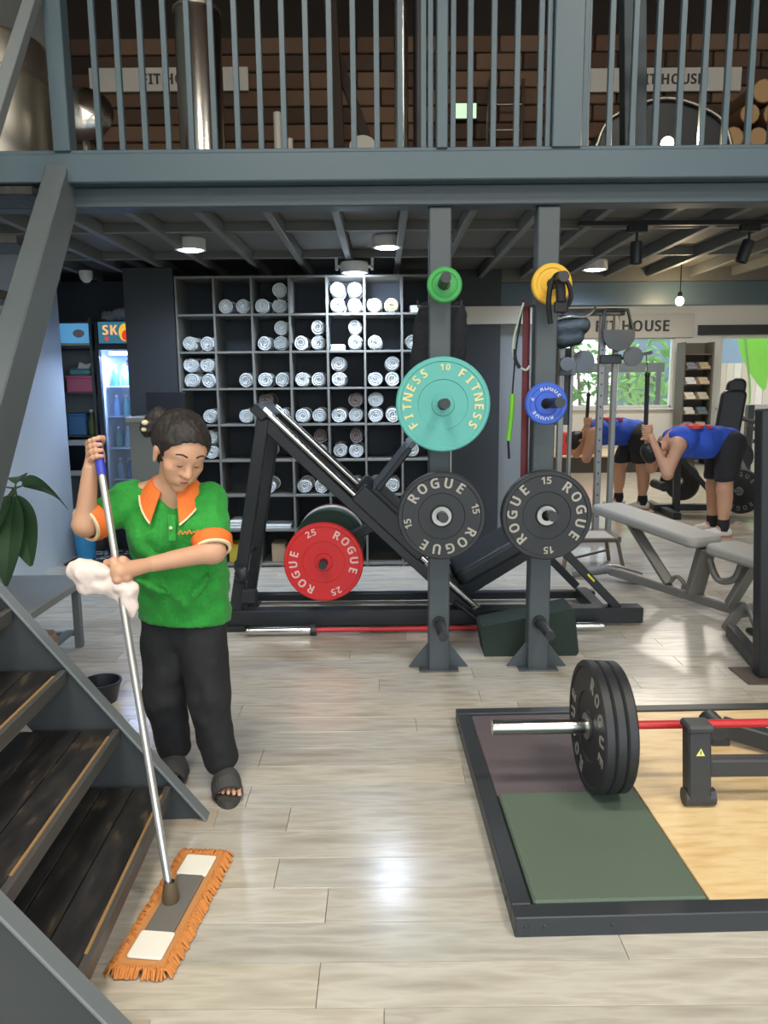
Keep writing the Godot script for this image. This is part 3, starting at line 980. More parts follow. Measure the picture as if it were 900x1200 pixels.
	t = thing("garden_railing", "dark horizontal railing on posts in the garden", "railing", Vector3(3.8, -0.15, -15.0))
	part("rail", sp(Vector3(2.0, 1.62, -15.04), Vector3(5.4, 1.80, -14.98)), dark, t)
	for xx: float in [2.1, 3.2, 4.3, 5.3]:
		part("post", sp(Vector3(xx - 0.04, -0.15, -15.03), Vector3(xx + 0.04, 1.7, -14.97)), dark, t)
	# rack of folded clothes and shoes
	var rackm := mat("rack_grey", c8(96, 92, 84), 0.6)
	t = thing("shelf_rack", "narrow dark rack of shelves against the white wall between the windows", "rack", Vector3(5.42, 0, -13.6))
	for xx: float in [5.17, 5.66]:
		part("side", sp(Vector3(xx - 0.015, 0, -13.75), Vector3(xx + 0.015, 2.1, -13.4)), rackm, t)
	part("back_panel", sp(Vector3(5.17, 0.05, -13.76), Vector3(5.66, 2.1, -13.745)), rackm, t)
	var colors := [c8(214, 208, 196), c8(188, 180, 164), c8(206, 212, 216), c8(196, 176, 150), c8(120, 124, 140), c8(176, 160, 132), c8(202, 198, 188), c8(90, 110, 120)]
	var nth := ["lowest", "second", "third", "fourth", "fifth", "sixth", "seventh", "top"]
	for s in 8:
		var yy := 0.12 + 0.255 * s
		part("shelf", sp(Vector3(5.17, yy - 0.02, -13.75), Vector3(5.66, yy, -13.40)), rackm, t)
	for s in 7:
		var yy := 0.12 + 0.255 * s
		for k in 2:
			var m := mat("shoe_%d" % ((s * 2 + k) % 8), colors[(s * 2 + k) % 8], 0.7)
			var at := Vector3(5.30 + 0.225 * k, yy, -13.5)
			st = mb()
			slab(st, [Vector2(-0.12, 0), Vector2(0.13, 0), Vector2(0.13, 0.04), Vector2(0.06, 0.065), Vector2(0.02, 0.11), Vector2(-0.09, 0.12), Vector2(-0.12, 0.09)], 0.16, org + Vector3.ZERO, Basis(Vector3(0, 0, 1), Vector3.UP, Vector3(-1, 0, 0)))
			solo("shoe_pair", st, m, "pair of shoes on the %s shelf of the narrow rack, %s side" % [nth[s], ["window", "fence"][k]], "shoes", "shoes in the narrow rack", at)
	# low platform and red pad far behind
	t = thing("far_platform", "low beige platform with a dark edge in the far room", "platform", Vector3(4.1, 0, -13.0))
	part("top", sp(Vector3(2.6, 0.25, -13.7), Vector3(5.0, 0.28, -12.3)), mat("platform_beige", c8(224, 200, 160), 0.5), t)
	part("edge", sp(Vector3(2.6, 0.0, -13.7), Vector3(5.0, 0.25, -12.32)), mat("platform_edge_dark", c8(60, 54, 50), 0.6), t)
	t = thing("red_pad", "red upholstered block on the beige platform in the far room", "pad", Vector3(3.15, 0.28, -12.6))
	part("cushion", pd(0.56, 0.3, 0.36, Vector3(3.15, 0.46, -12.6), Basis(Vector3(1, 0, 0), Vector3(0, 0, 1), Vector3(0, -1, 0)), 0.04, 0.03), mat("red_vinyl", c8(206, 46, 46), 0.45), t)
	# dark doors under the mezzanine
	var dr := Node3D.new()
	dr.name = "door_1"
	add_child(dr)
	dr.set_meta("kind", "structure")
	part("leaf", sp(Vector3(0.64, 0.0, -6.80), Vector3(1.01, 1.86, -6.76)), mat("door_black", c8(22, 27, 28), 0.75), dr)
	part("door_frame", sp(Vector3(0.61, 1.86, -6.81), Vector3(1.02, 1.92, -6.75)), dark, dr)
	part("handle", tb([Vector3(0.67, 0.9, -6.735), Vector3(0.67, 1.1, -6.735)], 0.008, 8), mat("stainless", c8(196, 194, 188), 0.22, 1.0), dr)
	structure("trim_wall_light_strip", sp(Vector3(0.50, 0.0, -6.81), Vector3(0.60, 1.92, -6.77)), cream)
	structure("wall_band_cream", sp(Vector3(0.4, 1.94, -6.82), Vector3(1.36, 2.09, -6.78)), cream)
	# bare bulb hanging in front of the far room
	var warm := mat("bulb_glow", c8(255, 240, 205), 0.4)
	warm.emission_enabled = true
	warm.emission = c8(255, 236, 196)
	warm.emission_energy_multiplier = 10.0
	var a := Vector3(2.44, 2.09, -6.5)
	t = thing("pendant_bulb", "small glowing warm bulb hanging under the far beam", "bulb", a)
	part("cord", tb([a + Vector3(0, 0.05, 0), a + Vector3(0, 0.31, 0)], 0.004, 6), mat("black_satin", c8(34, 35, 37), 0.45), t)
	part("socket", lt([[0.0, 0.075], [0.016, 0.07], [0.018, 0.035], [0.0, 0.035]], a, Basis.IDENTITY, 14), mat("black_satin", c8(34, 35, 37), 0.45), t)
	part("bulb", bl(a, Vector3(0.034, 0.038, 0.034), 16), warm, t)
	var l := OmniLight3D.new()
	l.name = "bulb_light"
	l.light_color = c8(255, 226, 180)
	l.light_energy = 0.22
	l.omni_range = 30.0
	l.omni_attenuation = 2.0
	l.light_size = 0.03
	l.shadow_enabled = true
	t.add_child(l)
	# ceiling lamps of the far room
	var glow := mat("panel_glow", c8(255, 250, 238), 0.5)
	for q: Array in [[3.4, -9.2, "nearer the mezzanine"], [4.6, -11.6, "nearer the garden windows"]]:
		var at := Vector3(q[0], 2.95, q[1])
		t = thing("far_ceiling_lamp", "flat ceiling panel lamp of the far room " + q[2], "ceiling lamp", at, 0.0, "panel lamps of the far room")
		part("housing", sp(at + Vector3(-0.62, 0.01, -0.32), at + Vector3(0.62, 0.05, 0.32)), mat("lamp_white", c8(225, 225, 222), 0.5), t)
		part("diffuser", sp(at + Vector3(-0.6, 0.0, -0.3), at + Vector3(0.6, 0.012, 0.3), 0.001), glow, t)
		var al := AreaLight3D.new()
		al.name = "panel_light"
		al.area_size = Vector2(1.2, 0.6)
		al.light_color = c8(255, 246, 232)
		al.light_energy = FAR
		al.area_range = 30.0
		al.shadow_enabled = true
		t.add_child(al)
		al.position = Vector3(0, -0.02, 0)
		al.rotation.x = -PI / 2

const FAR := 4.5

# ---------------------------------------------------------------- corner by the stairs
func build_left_corner() -> void:
	var greysteel := mat("bench_steel", c8(108, 114, 116), 0.45)
	# bench with a lower rack
	var a := Vector3(-1.93, 0, -3.62)
	var t := thing("wall_bench", "low grey bench with a slatted lower rack beside the pale wall", "bench", a)
	part("top", sp(Vector3(-2.24, 0.355, -4.20), Vector3(-1.66, 0.40, -3.02), 0.006), mat("bench_top", c8(126, 130, 126), 0.4), t)
	for q: Array in [[-1.715, -4.14], [-1.715, -3.08], [-2.19, -4.14], [-2.19, -3.08]]:
		part("leg", sp(Vector3(q[0] - 0.02, 0, q[1] - 0.02), Vector3(q[0] + 0.02, 0.355, q[1] + 0.02)), greysteel, t)
	for k in 4:
		part("slat", sp(Vector3(-2.16 + 0.125 * k, 0.085, -4.14), Vector3(-2.10 + 0.125 * k, 0.10, -3.08)), greysteel, t)
	for zz: float in [-4.14, -3.08]:
		part("crossbar", sp(Vector3(-2.19, 0.065, zz - 0.012), Vector3(-1.71, 0.085, zz + 0.012)), greysteel, t)
	a = Vector3(-1.80, 0.10, -3.86)
	t = thing("paper_packet", "small brown and cream packet on the bench's lower rack", "packet", a)
	part("wrap", bx(a + Vector3(0, 0.035, 0), Vector3(0.15, 0.07, 0.11), 0.012, Basis(Vector3.UP, 0.5)), mat("packet_brown", c8(150, 122, 96), 0.7), t)
	part("cream_band", bx(a + Vector3(0.02, 0.036, 0.01), Vector3(0.06, 0.072, 0.113), 0.012, Basis(Vector3.UP, 0.5)), mat("packet_cream", c8(206, 196, 160), 0.7), t)
	# broad-leaved plant in a pot on the bench
	a = Vector3(-2.10, 0.40, -3.90)
	t = thing("broadleaf_plant", "potted plant with broad dark green drooping leaves on the grey bench", "potted plant", a)
	part("pot", lt([[0.0, 0.0], [0.075, 0.0], [0.10, 0.15], [0.105, 0.155], [0.105, 0.175], [0.092, 0.175], [0.088, 0.14], [0.0, 0.14]], a, Basis.IDENTITY, 28), mat("pot_grey", c8(120, 126, 130), 0.6), t)
	var lf := mat("broad_leaf", c8(62, 92, 62), 0.42)
	lf.backlight_enabled = true
	lf.backlight = c8(40, 60, 24)
	var stemm := mat("plant_stem", c8(92, 84, 60), 0.7)
	part("stem", tb(arc([a + Vector3(0, 0.12, 0), a + Vector3(0.07, 0.32, 0.01), a + Vector3(0.215, 0.53, 0.0)]), 0.011, 8), stemm, t)
	var crown := a + Vector3(0.215, 0.53, 0)
	for q: Array in [[Vector3(0.75, 0.25, 0.1), 0.25, 0.12, 0.20], [Vector3(0.28, -0.75, 0.35), 0.33, 0.18, 0.05], [Vector3(0.05, -0.8, 0.45), 0.42, 0.17, 0.05], [Vector3(-0.35, -0.7, 0.5), 0.34, 0.14, 0.05], [Vector3(-0.8, 0.15, 0.2), 0.26, 0.12, 0.18], [Vector3(-0.2, 0.4, -0.7), 0.22, 0.10, 0.12]]:
		var d: Vector3 = q[0].normalized()
		var st := mb()
		tube(st, [crown, crown + d * 0.05], [0.006, 0.004], 6)
		leaf_shape(st, crown + d * 0.045, d, Vector3(1, 0.1, 0.15) if absf(d.y) > 0.4 else Vector3(0.25, 0.9, 0.45), q[1], q[2], q[3], 0.22, 14)
		part("leaf", st, lf, t)
	# dark bowl behind the stairs
	a = Vector3(-1.315, 0, -3.38)
	solo("floor_bowl", lt([[0.0, 0.0], [0.065, 0.0], [0.088, 0.085], [0.092, 0.09], [0.092, 0.10], [0.084, 0.10], [0.06, 0.015], [0.0, 0.015]], a, Basis.IDENTITY, 32), mat("bowl_navy", c8(32, 36, 46), 0.4), "dark navy bowl on the floor behind the stair stringer", "bowl", "", org)
	get_child(get_child_count() - 1).position = org
	# reception counter with a dark monitor
	a = Vector3(-1.66, 0, -5.5)
	t = thing("reception_counter", "grey reception counter panel behind the mopping woman", "counter", a)
	part("front", sp(Vector3(-1.785, 0, -5.46), Vector3(-1.42, 1.19, -5.42)), mat("counter_grey", c8(122, 126, 124), 0.6), t)
	part("worktop", sp(Vector3(-1.80, 1.19, -5.80), Vector3(-1.40, 1.225, -5.40)), mat("counter_top", c8(138, 140, 136), 0.5), t)
	part("side", sp(Vector3(-1.46, 0, -5.78), Vector3(-1.42, 1.19, -5.46)), mat("counter_grey", c8(122, 126, 124), 0.6), t)
	a = Vector3(-1.56, 1.225, -5.58)
	t = thing("monitor", "dark monitor standing on the reception counter beside the dark pillar", "monitor", a)
	part("screen", bx(a + Vector3(0, 0.095, 0), Vector3(0.28, 0.15, 0.02)), mat("monitor_black", c8(24, 28, 38), 0.3), t)
	part("stand", sp(a + Vector3(-0.05, 0, -0.03), a + Vector3(0.05, 0.025, 0.04)), mat("monitor_black", c8(24, 28, 38), 0.3), t)
	# display fridge in the alcove
	var fz := -6.75
	var x0 := -2.47
	var x1 := -1.97
	a = Vector3((x0 + x1) / 2, 0, fz - 0.3)
	t = thing("drinks_fridge", "dark drinks fridge with a glowing interior and a lit header", "fridge", a)
	var body := mat("fridge_body", c8(44, 50, 60), 0.4)
	var inner := mat("fridge_inner", c8(196, 214, 236), 0.5)
	part("side", sp(Vector3(x0, 0.0, fz - 0.55), Vector3(x0 + 0.03, 2.0, fz)), body, t)
	part("side", sp(Vector3(x1 - 0.03, 0.0, fz - 0.55), Vector3(x1, 2.0, fz)), body, t)
	part("back", sp(Vector3(x0 + 0.03, 0.3, fz - 0.55), Vector3(x1 - 0.03, 1.99, fz - 0.52)), inner, t)
	part("plinth", sp(Vector3(x0 + 0.03, 0.0, fz - 0.53), Vector3(x1 - 0.03, 0.30, fz - 0.01)), body, t)
	part("ceiling_panel", sp(Vector3(x0 + 0.03, 1.76, fz - 0.53), Vector3(x1 - 0.03, 1.80, fz - 0.01)), body, t)
	for s: float in [x0 + 0.03, x1 - 0.04]:
		part("lining", sp(Vector3(s, 0.30, fz - 0.52), Vector3(s + 0.01, 1.76, fz - 0.03)), inner, t)
	var header := part("header", sp(Vector3(x0 + 0.03, 1.80, fz - 0.2), Vector3(x1 - 0.03, 1.99, fz - 0.012)), body, t)
	var hd := mat("header_glow", c8(255, 255, 255), 0.5)
	hd.albedo_color = c8(60, 112, 128)
	hd.emission_enabled = true
	hd.emission = c8(48, 98, 118)
	hd.emission_energy_multiplier = 0.9
	part("lit_face", sp(Vector3(x0 + 0.035, 1.805, fz - 0.012), Vector3(x1 - 0.035, 1.985, fz - 0.004), 0.001), hd, header)
	var st := mb()
	letters(st, "SK", 0.085, Transform3D(Basis.IDENTITY, Vector3(x0 + 0.135, 1.915, fz - 0.002)), 0.003)
	var gold := mat("header_letters", c8(246, 190, 120), 0.5)
	gold.emission_enabled = true
	gold.emission = c8(246, 180, 110)
	gold.emission_energy_multiplier = 0.8
	part("lettering", st, gold, header)
	var sun := mat("header_sun_glow", c8(240, 196, 70), 0.5)
	sun.emission_enabled = true
	sun.emission = c8(236, 180, 60)
	sun.emission_energy_multiplier = 0.8
	var hot := mat("header_red_glow", c8(220, 66, 44), 0.5)
	hot.emission_enabled = true
	hot.emission = c8(220, 56, 36)
	hot.emission_energy_multiplier = 0.8
	part("print_motif", bl(Vector3(x0 + 0.265, 1.895, fz - 0.003), Vector3(0.055, 0.075, 0.003), 16), sun, header)
	part("print_motif", bl(Vector3(x0 + 0.270, 1.870, fz - 0.001), Vector3(0.034, 0.045, 0.004), 16), hot, header)
	part("print_motif", bl(Vector3(x0 + 0.105, 1.845, fz - 0.001), Vector3(0.018, 0.018, 0.003), 12), hot, header)
	var lampm := mat("fridge_lamp_glow", c8(235, 242, 255), 0.4)
	lampm.emission_enabled = true
	lampm.emission = c8(225, 236, 255)
	lampm.emission_energy_multiplier = 5.0
	part("lamp_tube", tb([Vector3(x0 + 0.09, 1.725, fz - 0.09), Vector3(x1 - 0.07, 1.725, fz - 0.09)], 0.018, 10), lampm, t)
	var al := AreaLight3D.new()
	al.name = "fridge_light"
	al.area_size = Vector2(0.34, 0.05)
	al.light_color = c8(190, 212, 255)
	al.light_energy = 1.6
	al.area_range = 10.0
	al.shadow_enabled = true
	t.add_child(al)
	al.position = Vector3(0, 1.70, 0.21)
	al.rotation.x = -PI / 2
	for yy: float in [0.62, 0.90, 1.18, 1.44]:
		part("shelf", sp(Vector3(x0 + 0.045, yy - 0.012, fz - 0.5), Vector3(x1 - 0.045, yy, fz - 0.08)), mat("fridge_shelf", c8(150, 176, 206), 0.4), t)
	var door := part("door", sp(Vector3(x0 + 0.005, 0.30, fz), Vector3(x0 + 0.04, 1.78, fz + 0.03)), body, t)
	part("door_stile", sp(Vector3(x1 - 0.04, 0.30, fz), Vector3(x1 - 0.005, 1.78, fz + 0.03)), body, door)
	part("door_rail", sp(Vector3(x0 + 0.04, 1.75, fz), Vector3(x1 - 0.04, 1.78, fz + 0.03)), body, door)
	part("door_rail", sp(Vector3(x0 + 0.04, 0.30, fz), Vector3(x1 - 0.04, 0.33, fz + 0.03)), body, door)
	var gl := mat("fridge_glass", Color(0.9, 0.95, 1.0, 0.08), 0.04)
	gl.transparency = BaseMaterial3D.TRANSPARENCY_ALPHA
	part("pane", sp(Vector3(x0 + 0.04, 0.33, fz + 0.012), Vector3(x1 - 0.04, 1.75, fz + 0.018), 0.0), gl, door)
	st = mb()
	letters(st, "SK", 0.045, Transform3D(Basis.IDENTITY, Vector3(x0 + 0.30, 1.64, fz + 0.021)), 0.001)
	part("pane_lettering", st, mat("letter_blue", c8(40, 74, 190), 0.5), door)
	var bcol := [c8(60, 120, 190), c8(110, 160, 210), c8(70, 140, 150), c8(150, 190, 220)]
	var names := ["top", "second", "third", "lowest"]
	var lv := [1.44, 1.18, 0.90, 0.62]
	for s in 4:
		for k in 4:
			var at := Vector3(x0 + 0.10 + 0.085 * k, lv[s], fz - 0.17)
			var b := thing("drink_bottle", "blue tinted drink bottle, number %s along the %s fridge shelf" % [["one", "two", "three", "four"][k], names[s]], "bottle", at, 0.0, "bottles in the lit fridge")
			part("bottle", lt([[0.0, 0.0], [0.03, 0.0], [0.032, 0.008], [0.032, 0.10], [0.026, 0.13], [0.012, 0.155], [0.012, 0.17], [0.0, 0.17]], at, Basis.IDENTITY, 14), mat("bottle_%d" % ((s + k) % 4), bcol[(s + k) % 4], 0.25), b)
			part("cap", lt([[0.014, 0.168], [0.014, 0.185], [0.0, 0.187]], at, Basis.IDENTITY, 12), mat("cap_white", c8(230, 232, 236), 0.5), b)
	a = Vector3(-2.24, 2.0, -6.92)
	t = thing("plastic_bag", "crumpled pale plastic bag lying on top of the drinks fridge", "plastic bag", a)
	var pb := []
	body_capsule(pb, a + Vector3(-0.17, 0.045, 0), a + Vector3(0.12, 0.05, 0.02), 0.045, 0.05)
	body_capsule(pb, a + Vector3(-0.05, 0.075, 0.02), a + Vector3(0.10, 0.07, 0.0), 0.045, 0.03)
	part("bag", net(pb, 0.012, 0.02, 0.02, 16.0), mat("bag_film", c8(176, 188, 204), 0.35), t)
	# open shelf unit beside the fridge
	var rack := mat("alcove_rack", c8(78, 84, 92), 0.5)
	a = Vector3(-2.72, 0, -6.95)
	t = thing("alcove_shelf", "open grey shelf unit packed with boxes beside the drinks fridge", "shelf unit", a)
	for q: Array in [[-2.98, -6.75], [-2.50, -6.75], [-2.98, -7.13], [-2.50, -7.13]]:
		part("upright", sp(Vector3(q[0] - 0.012, 0, q[1] - 0.012), Vector3(q[0] + 0.012, 2.02, q[1] + 0.012)), rack, t)
	for yy: float in [0.30, 0.66, 1.02, 1.39, 1.78]:
		part("shelf", sp(Vector3(-2.97, yy - 0.015, -7.12), Vector3(-2.51, yy, -6.74)), rack, t)
	part("back_panel", sp(Vector3(-2.99, 0.0, -7.16), Vector3(-2.49, 2.02, -7.145)), mat("alcove_back", c8(150, 158, 168), 0.6), t)
	a = Vector3(-2.62, 1.78, -6.85)
	t = thing("poster_lightbox", "small glowing sky blue picture box on top of the alcove shelf", "lightbox", a)
	part("box", sp(Vector3(-2.80, 1.78, -6.95), Vector3(-2.515, 1.985, -6.78)), rack, t)
	var sk := mat("lightbox_glow", c8(110, 176, 220), 0.5)
	sk.emission_enabled = true
	sk.emission = c8(92, 164, 214)
	sk.emission_energy_multiplier = 0.5
	part("picture_screen", sp(Vector3(-2.79, 1.79, -6.78), Vector3(-2.525, 1.975, -6.772), 0.001), sk, t)
	part("print_band", sp(Vector3(-2.79, 1.79, -6.772), Vector3(-2.525, 1.81, -6.768), 0.001), mat("lightbox_sand", c8(208, 206, 160), 0.6), t)
	part("print_motif", bl(Vector3(-2.61, 1.89, -6.77), Vector3(0.05, 0.035, 0.004), 14), mat("lightbox_motif", c8(190, 170, 180), 0.6), t)
	for q: Array in [["pink_box", -2.745, -2.515, 1.39, 1.535, c8(206, 108, 140), "bright pink storage box on the alcove shelf"], ["blue_crate", -2.76, -2.60, 1.02, 1.21, c8(78, 130, 180), "blue plastic crate on the alcove shelf below the pink box"]]:
		t = thing(q[0], q[6], "box", Vector3((q[1] + q[2]) / 2, q[3], -6.86))
		var m := mat(q[0] + "_plastic", q[5], 0.45)
		part("body", sp(Vector3(q[1], q[3], -6.98), Vector3(q[2], q[4] - 0.02, -6.76), 0.008), m, t)
		part("lid", sp(Vector3(q[1] - 0.006, q[4] - 0.02, -6.985), Vector3(q[2] + 0.004, q[4], -6.755), 0.006), m, t)
	a = Vector3(-2.63, 1.555, -6.86)
	t = thing("tissue_pack", "white and teal tissue pack lying on the pink box", "tissue pack", Vector3(-2.64, 1.535, -6.86))
	part("pack", bx(Vector3(-2.64, 1.565, -6.86), Vector3(0.19, 0.06, 0.12), 0.015), mat("tissue_teal", c8(110, 170, 176), 0.6), t)
	part("tissue", sl([Vector2(-0.05, 0), Vector2(0.05, 0), Vector2(0.075, 0.05), Vector2(0.02, 0.035), Vector2(-0.03, 0.06)], 0.03, Vector3(-2.62, 1.592, -6.86)), mat("tissue_white", c8(232, 236, 236), 0.7), t)
	a = Vector3(-2.66, 0.66, -6.85)
	t = thing("microwave", "silver microwave oven with a black window on the alcove shelf", "microwave", a)
	part("case", sp(Vector3(-2.90, 0.66, -7.05), Vector3(-2.54, 0.98, -6.77), 0.008), mat("microwave_silver", c8(214, 218, 222), 0.35), t)
	part("window", sp(Vector3(-2.87, 0.71, -6.775), Vector3(-2.60, 0.93, -6.763)), mat("microwave_black", c8(20, 22, 28), 0.15), t)
	part("handle", tb([Vector3(-2.575, 0.70, -6.75), Vector3(-2.575, 0.94, -6.75)], 0.008, 8), mat("stainless", c8(196, 194, 188), 0.22, 1.0), t)
	a = Vector3(-2.56, 1.02, -6.80)
	t = thing("green_bottle", "dark green bottle hanging wrapped beside the blue crate", "bottle", a)
	part("body", lt([[0.0, 0.0], [0.03, 0.0], [0.033, 0.01], [0.033, 0.11], [0.014, 0.16], [0.014, 0.20], [0.0, 0.20]], a, Basis.IDENTITY, 16), mat("bottle_olive", c8(96, 112, 64), 0.4), t)
	part("cap", lt([[0.016, 0.198], [0.016, 0.22], [0.0, 0.222]], a, Basis.IDENTITY, 12), mat("cap_white", c8(230, 232, 236), 0.5), t)
	a = Vector3(-2.555, 0, -6.5)
	solo("blue_bin", lt([[0.0, 0.0], [0.075, 0.0], [0.095, 0.30], [0.10, 0.31], [0.10, 0.33], [0.09, 0.33], [0.07, 0.02], [0.0, 0.02]], org + Vector3.ZERO, Basis.IDENTITY, 28), mat("bin_blue", c8(66, 160, 214), 0.4), "bright blue waste bin at the end of the pale wall", "bin", "", Vector3(-2.52, 0, -6.36))
	t = thing("doormat", "black and white patterned doormat in front of the alcove", "doormat", Vector3(-2.25, 0, -6.1))
	part("backing", sp(Vector3(-2.62, 0.0, -6.70), Vector3(-1.99, 0.012, -6.12)), mat("mat_dark", c8(52, 56, 58), 0.9), t)
	var chip := mat("mat_chip", c8(190, 194, 186), 0.9)
	var patch := mb()
	for k in 90:
		var p := Vector3(rng.randf_range(-2.58, -2.03), 0.0125, rng.randf_range(-6.66, -6.16))
		box(patch, p, Vector3(rng.randf_range(0.015, 0.05), 0.003, rng.randf_range(0.012, 0.03)), 0.001, Basis(Vector3.UP, rng.randf_range(0, PI)))
	var pm := part("pattern", patch, chip, t)
	pm.set_meta("kind", "stuff")
	solo("ceiling_camera", lt([[0.0, 0.0], [0.05, 0.0], [0.052, -0.03], [0.045, -0.06], [0.02, -0.085], [0.0, -0.09]], org + Vector3.ZERO, Basis.IDENTITY, 24), mat("lamp_white", c8(225, 225, 222), 0.5), "small white dome camera under the ceiling above the alcove", "camera", "", Vector3(-2.30, 2.325, -6.2))

# ---------------------------------------------------------------- towel shelf
func roll_mesh(k: int) -> ArrayMesh:
	# a rolled towel: its axis runs along z, the coiled end faces +z, it rests on y = 0
	var turns: float = [2.6, 3.0, 2.3, 2.8][k]
	var start: float = [0.3, 2.2, 4.0, 5.3][k]
	var sgn := 1.0 if k % 2 == 0 else -1.0
	var R: float = [0.060, 0.063, 0.058, 0.061][k]
	var sq: float = [1.0, 0.94, 1.05, 0.97][k]
	var th := 0.0118
	var L := 0.26
	var n := 44
	var ins := []
	var mids := []
	var outs := []
	for i in n + 1:
		var f := float(i) / n
		var a := start + sgn * TAU * turns * f
		var r := lerpf(0.014, R - th / 2, f)
		var d := Vector2(cos(a), sin(a) * sq)
		mids.append(d * r)
		ins.append(d * (r - th * 0.46))
		outs.append(d * (r + th * 0.46))
	var st := mb()
	var hi := R * sq
	var P := func(p: Vector2, z: float) -> Vector3: return Vector3(p.x, p.y + hi, z)
	for i in n:
		var oa: Vector3 = P.call(outs[i], 0.0)
		# front: two slopes of a rounded fold
		quad(st, P.call(outs[i], -0.006), P.call(outs[i + 1], -0.006), P.call(mids[i + 1], 0.004), P.call(mids[i], 0.004), Vector3(outs[i].x - mids[i].x, outs[i].y - mids[i].y, 0.01))
		quad(st, P.call(ins[i], -0.006), P.call(ins[i + 1], -0.006), P.call(mids[i + 1], 0.004), P.call(mids[i], 0.004), Vector3(ins[i].x - mids[i].x, ins[i].y - mids[i].y, 0.01))
		# outer and inner skins
		if i > n * 0.55:
			var m0 := Vector3(outs[i].x, outs[i].y, 0).normalized()
			var m1 := Vector3(outs[i + 1].x, outs[i + 1].y, 0).normalized()
			stri(st, P.call(outs[i], -0.006), P.call(outs[i + 1], -0.006), P.call(outs[i + 1], -L), m0, m1, m1)
			stri(st, P.call(outs[i], -0.006), P.call(outs[i + 1], -L), P.call(outs[i], -L), m0, m1, m0)
		quad(st, P.call(ins[i], -0.006), P.call(ins[i + 1], -0.006), P.call(ins[i + 1], -0.05), P.call(ins[i], -0.05), -Vector3(outs[i].x, outs[i].y, 0))
	# the loose end
	quad(st, P.call(outs[n], -0.006), P.call(ins[n], -0.006), P.call(ins[n], -L), P.call(outs[n], -L), Vector3(-outs[n].y * sgn, outs[n].x * sgn, 0))
	# back disc and an inner disc that stops the view through the coil
	for i in 20:
		var a0 := TAU * i / 20
		var a1 := TAU * (i + 1) / 20
		tri(st, Vector3(0, hi, -L), Vector3(cos(a0) * R, hi + sin(a0) * R * sq, -L), Vector3(cos(a1) * R, hi + sin(a1) * R * sq, -L), Vector3(0, 0, -1))
		tri(st, Vector3(0, hi, -0.03), Vector3(cos(a0) * R * 0.9, hi + sin(a0) * R * 0.9 * sq, -0.03), Vector3(cos(a1) * R * 0.9, hi + sin(a1) * R * 0.9 * sq, -0.03), Vector3(0, 0, 1))
	return st.commit()

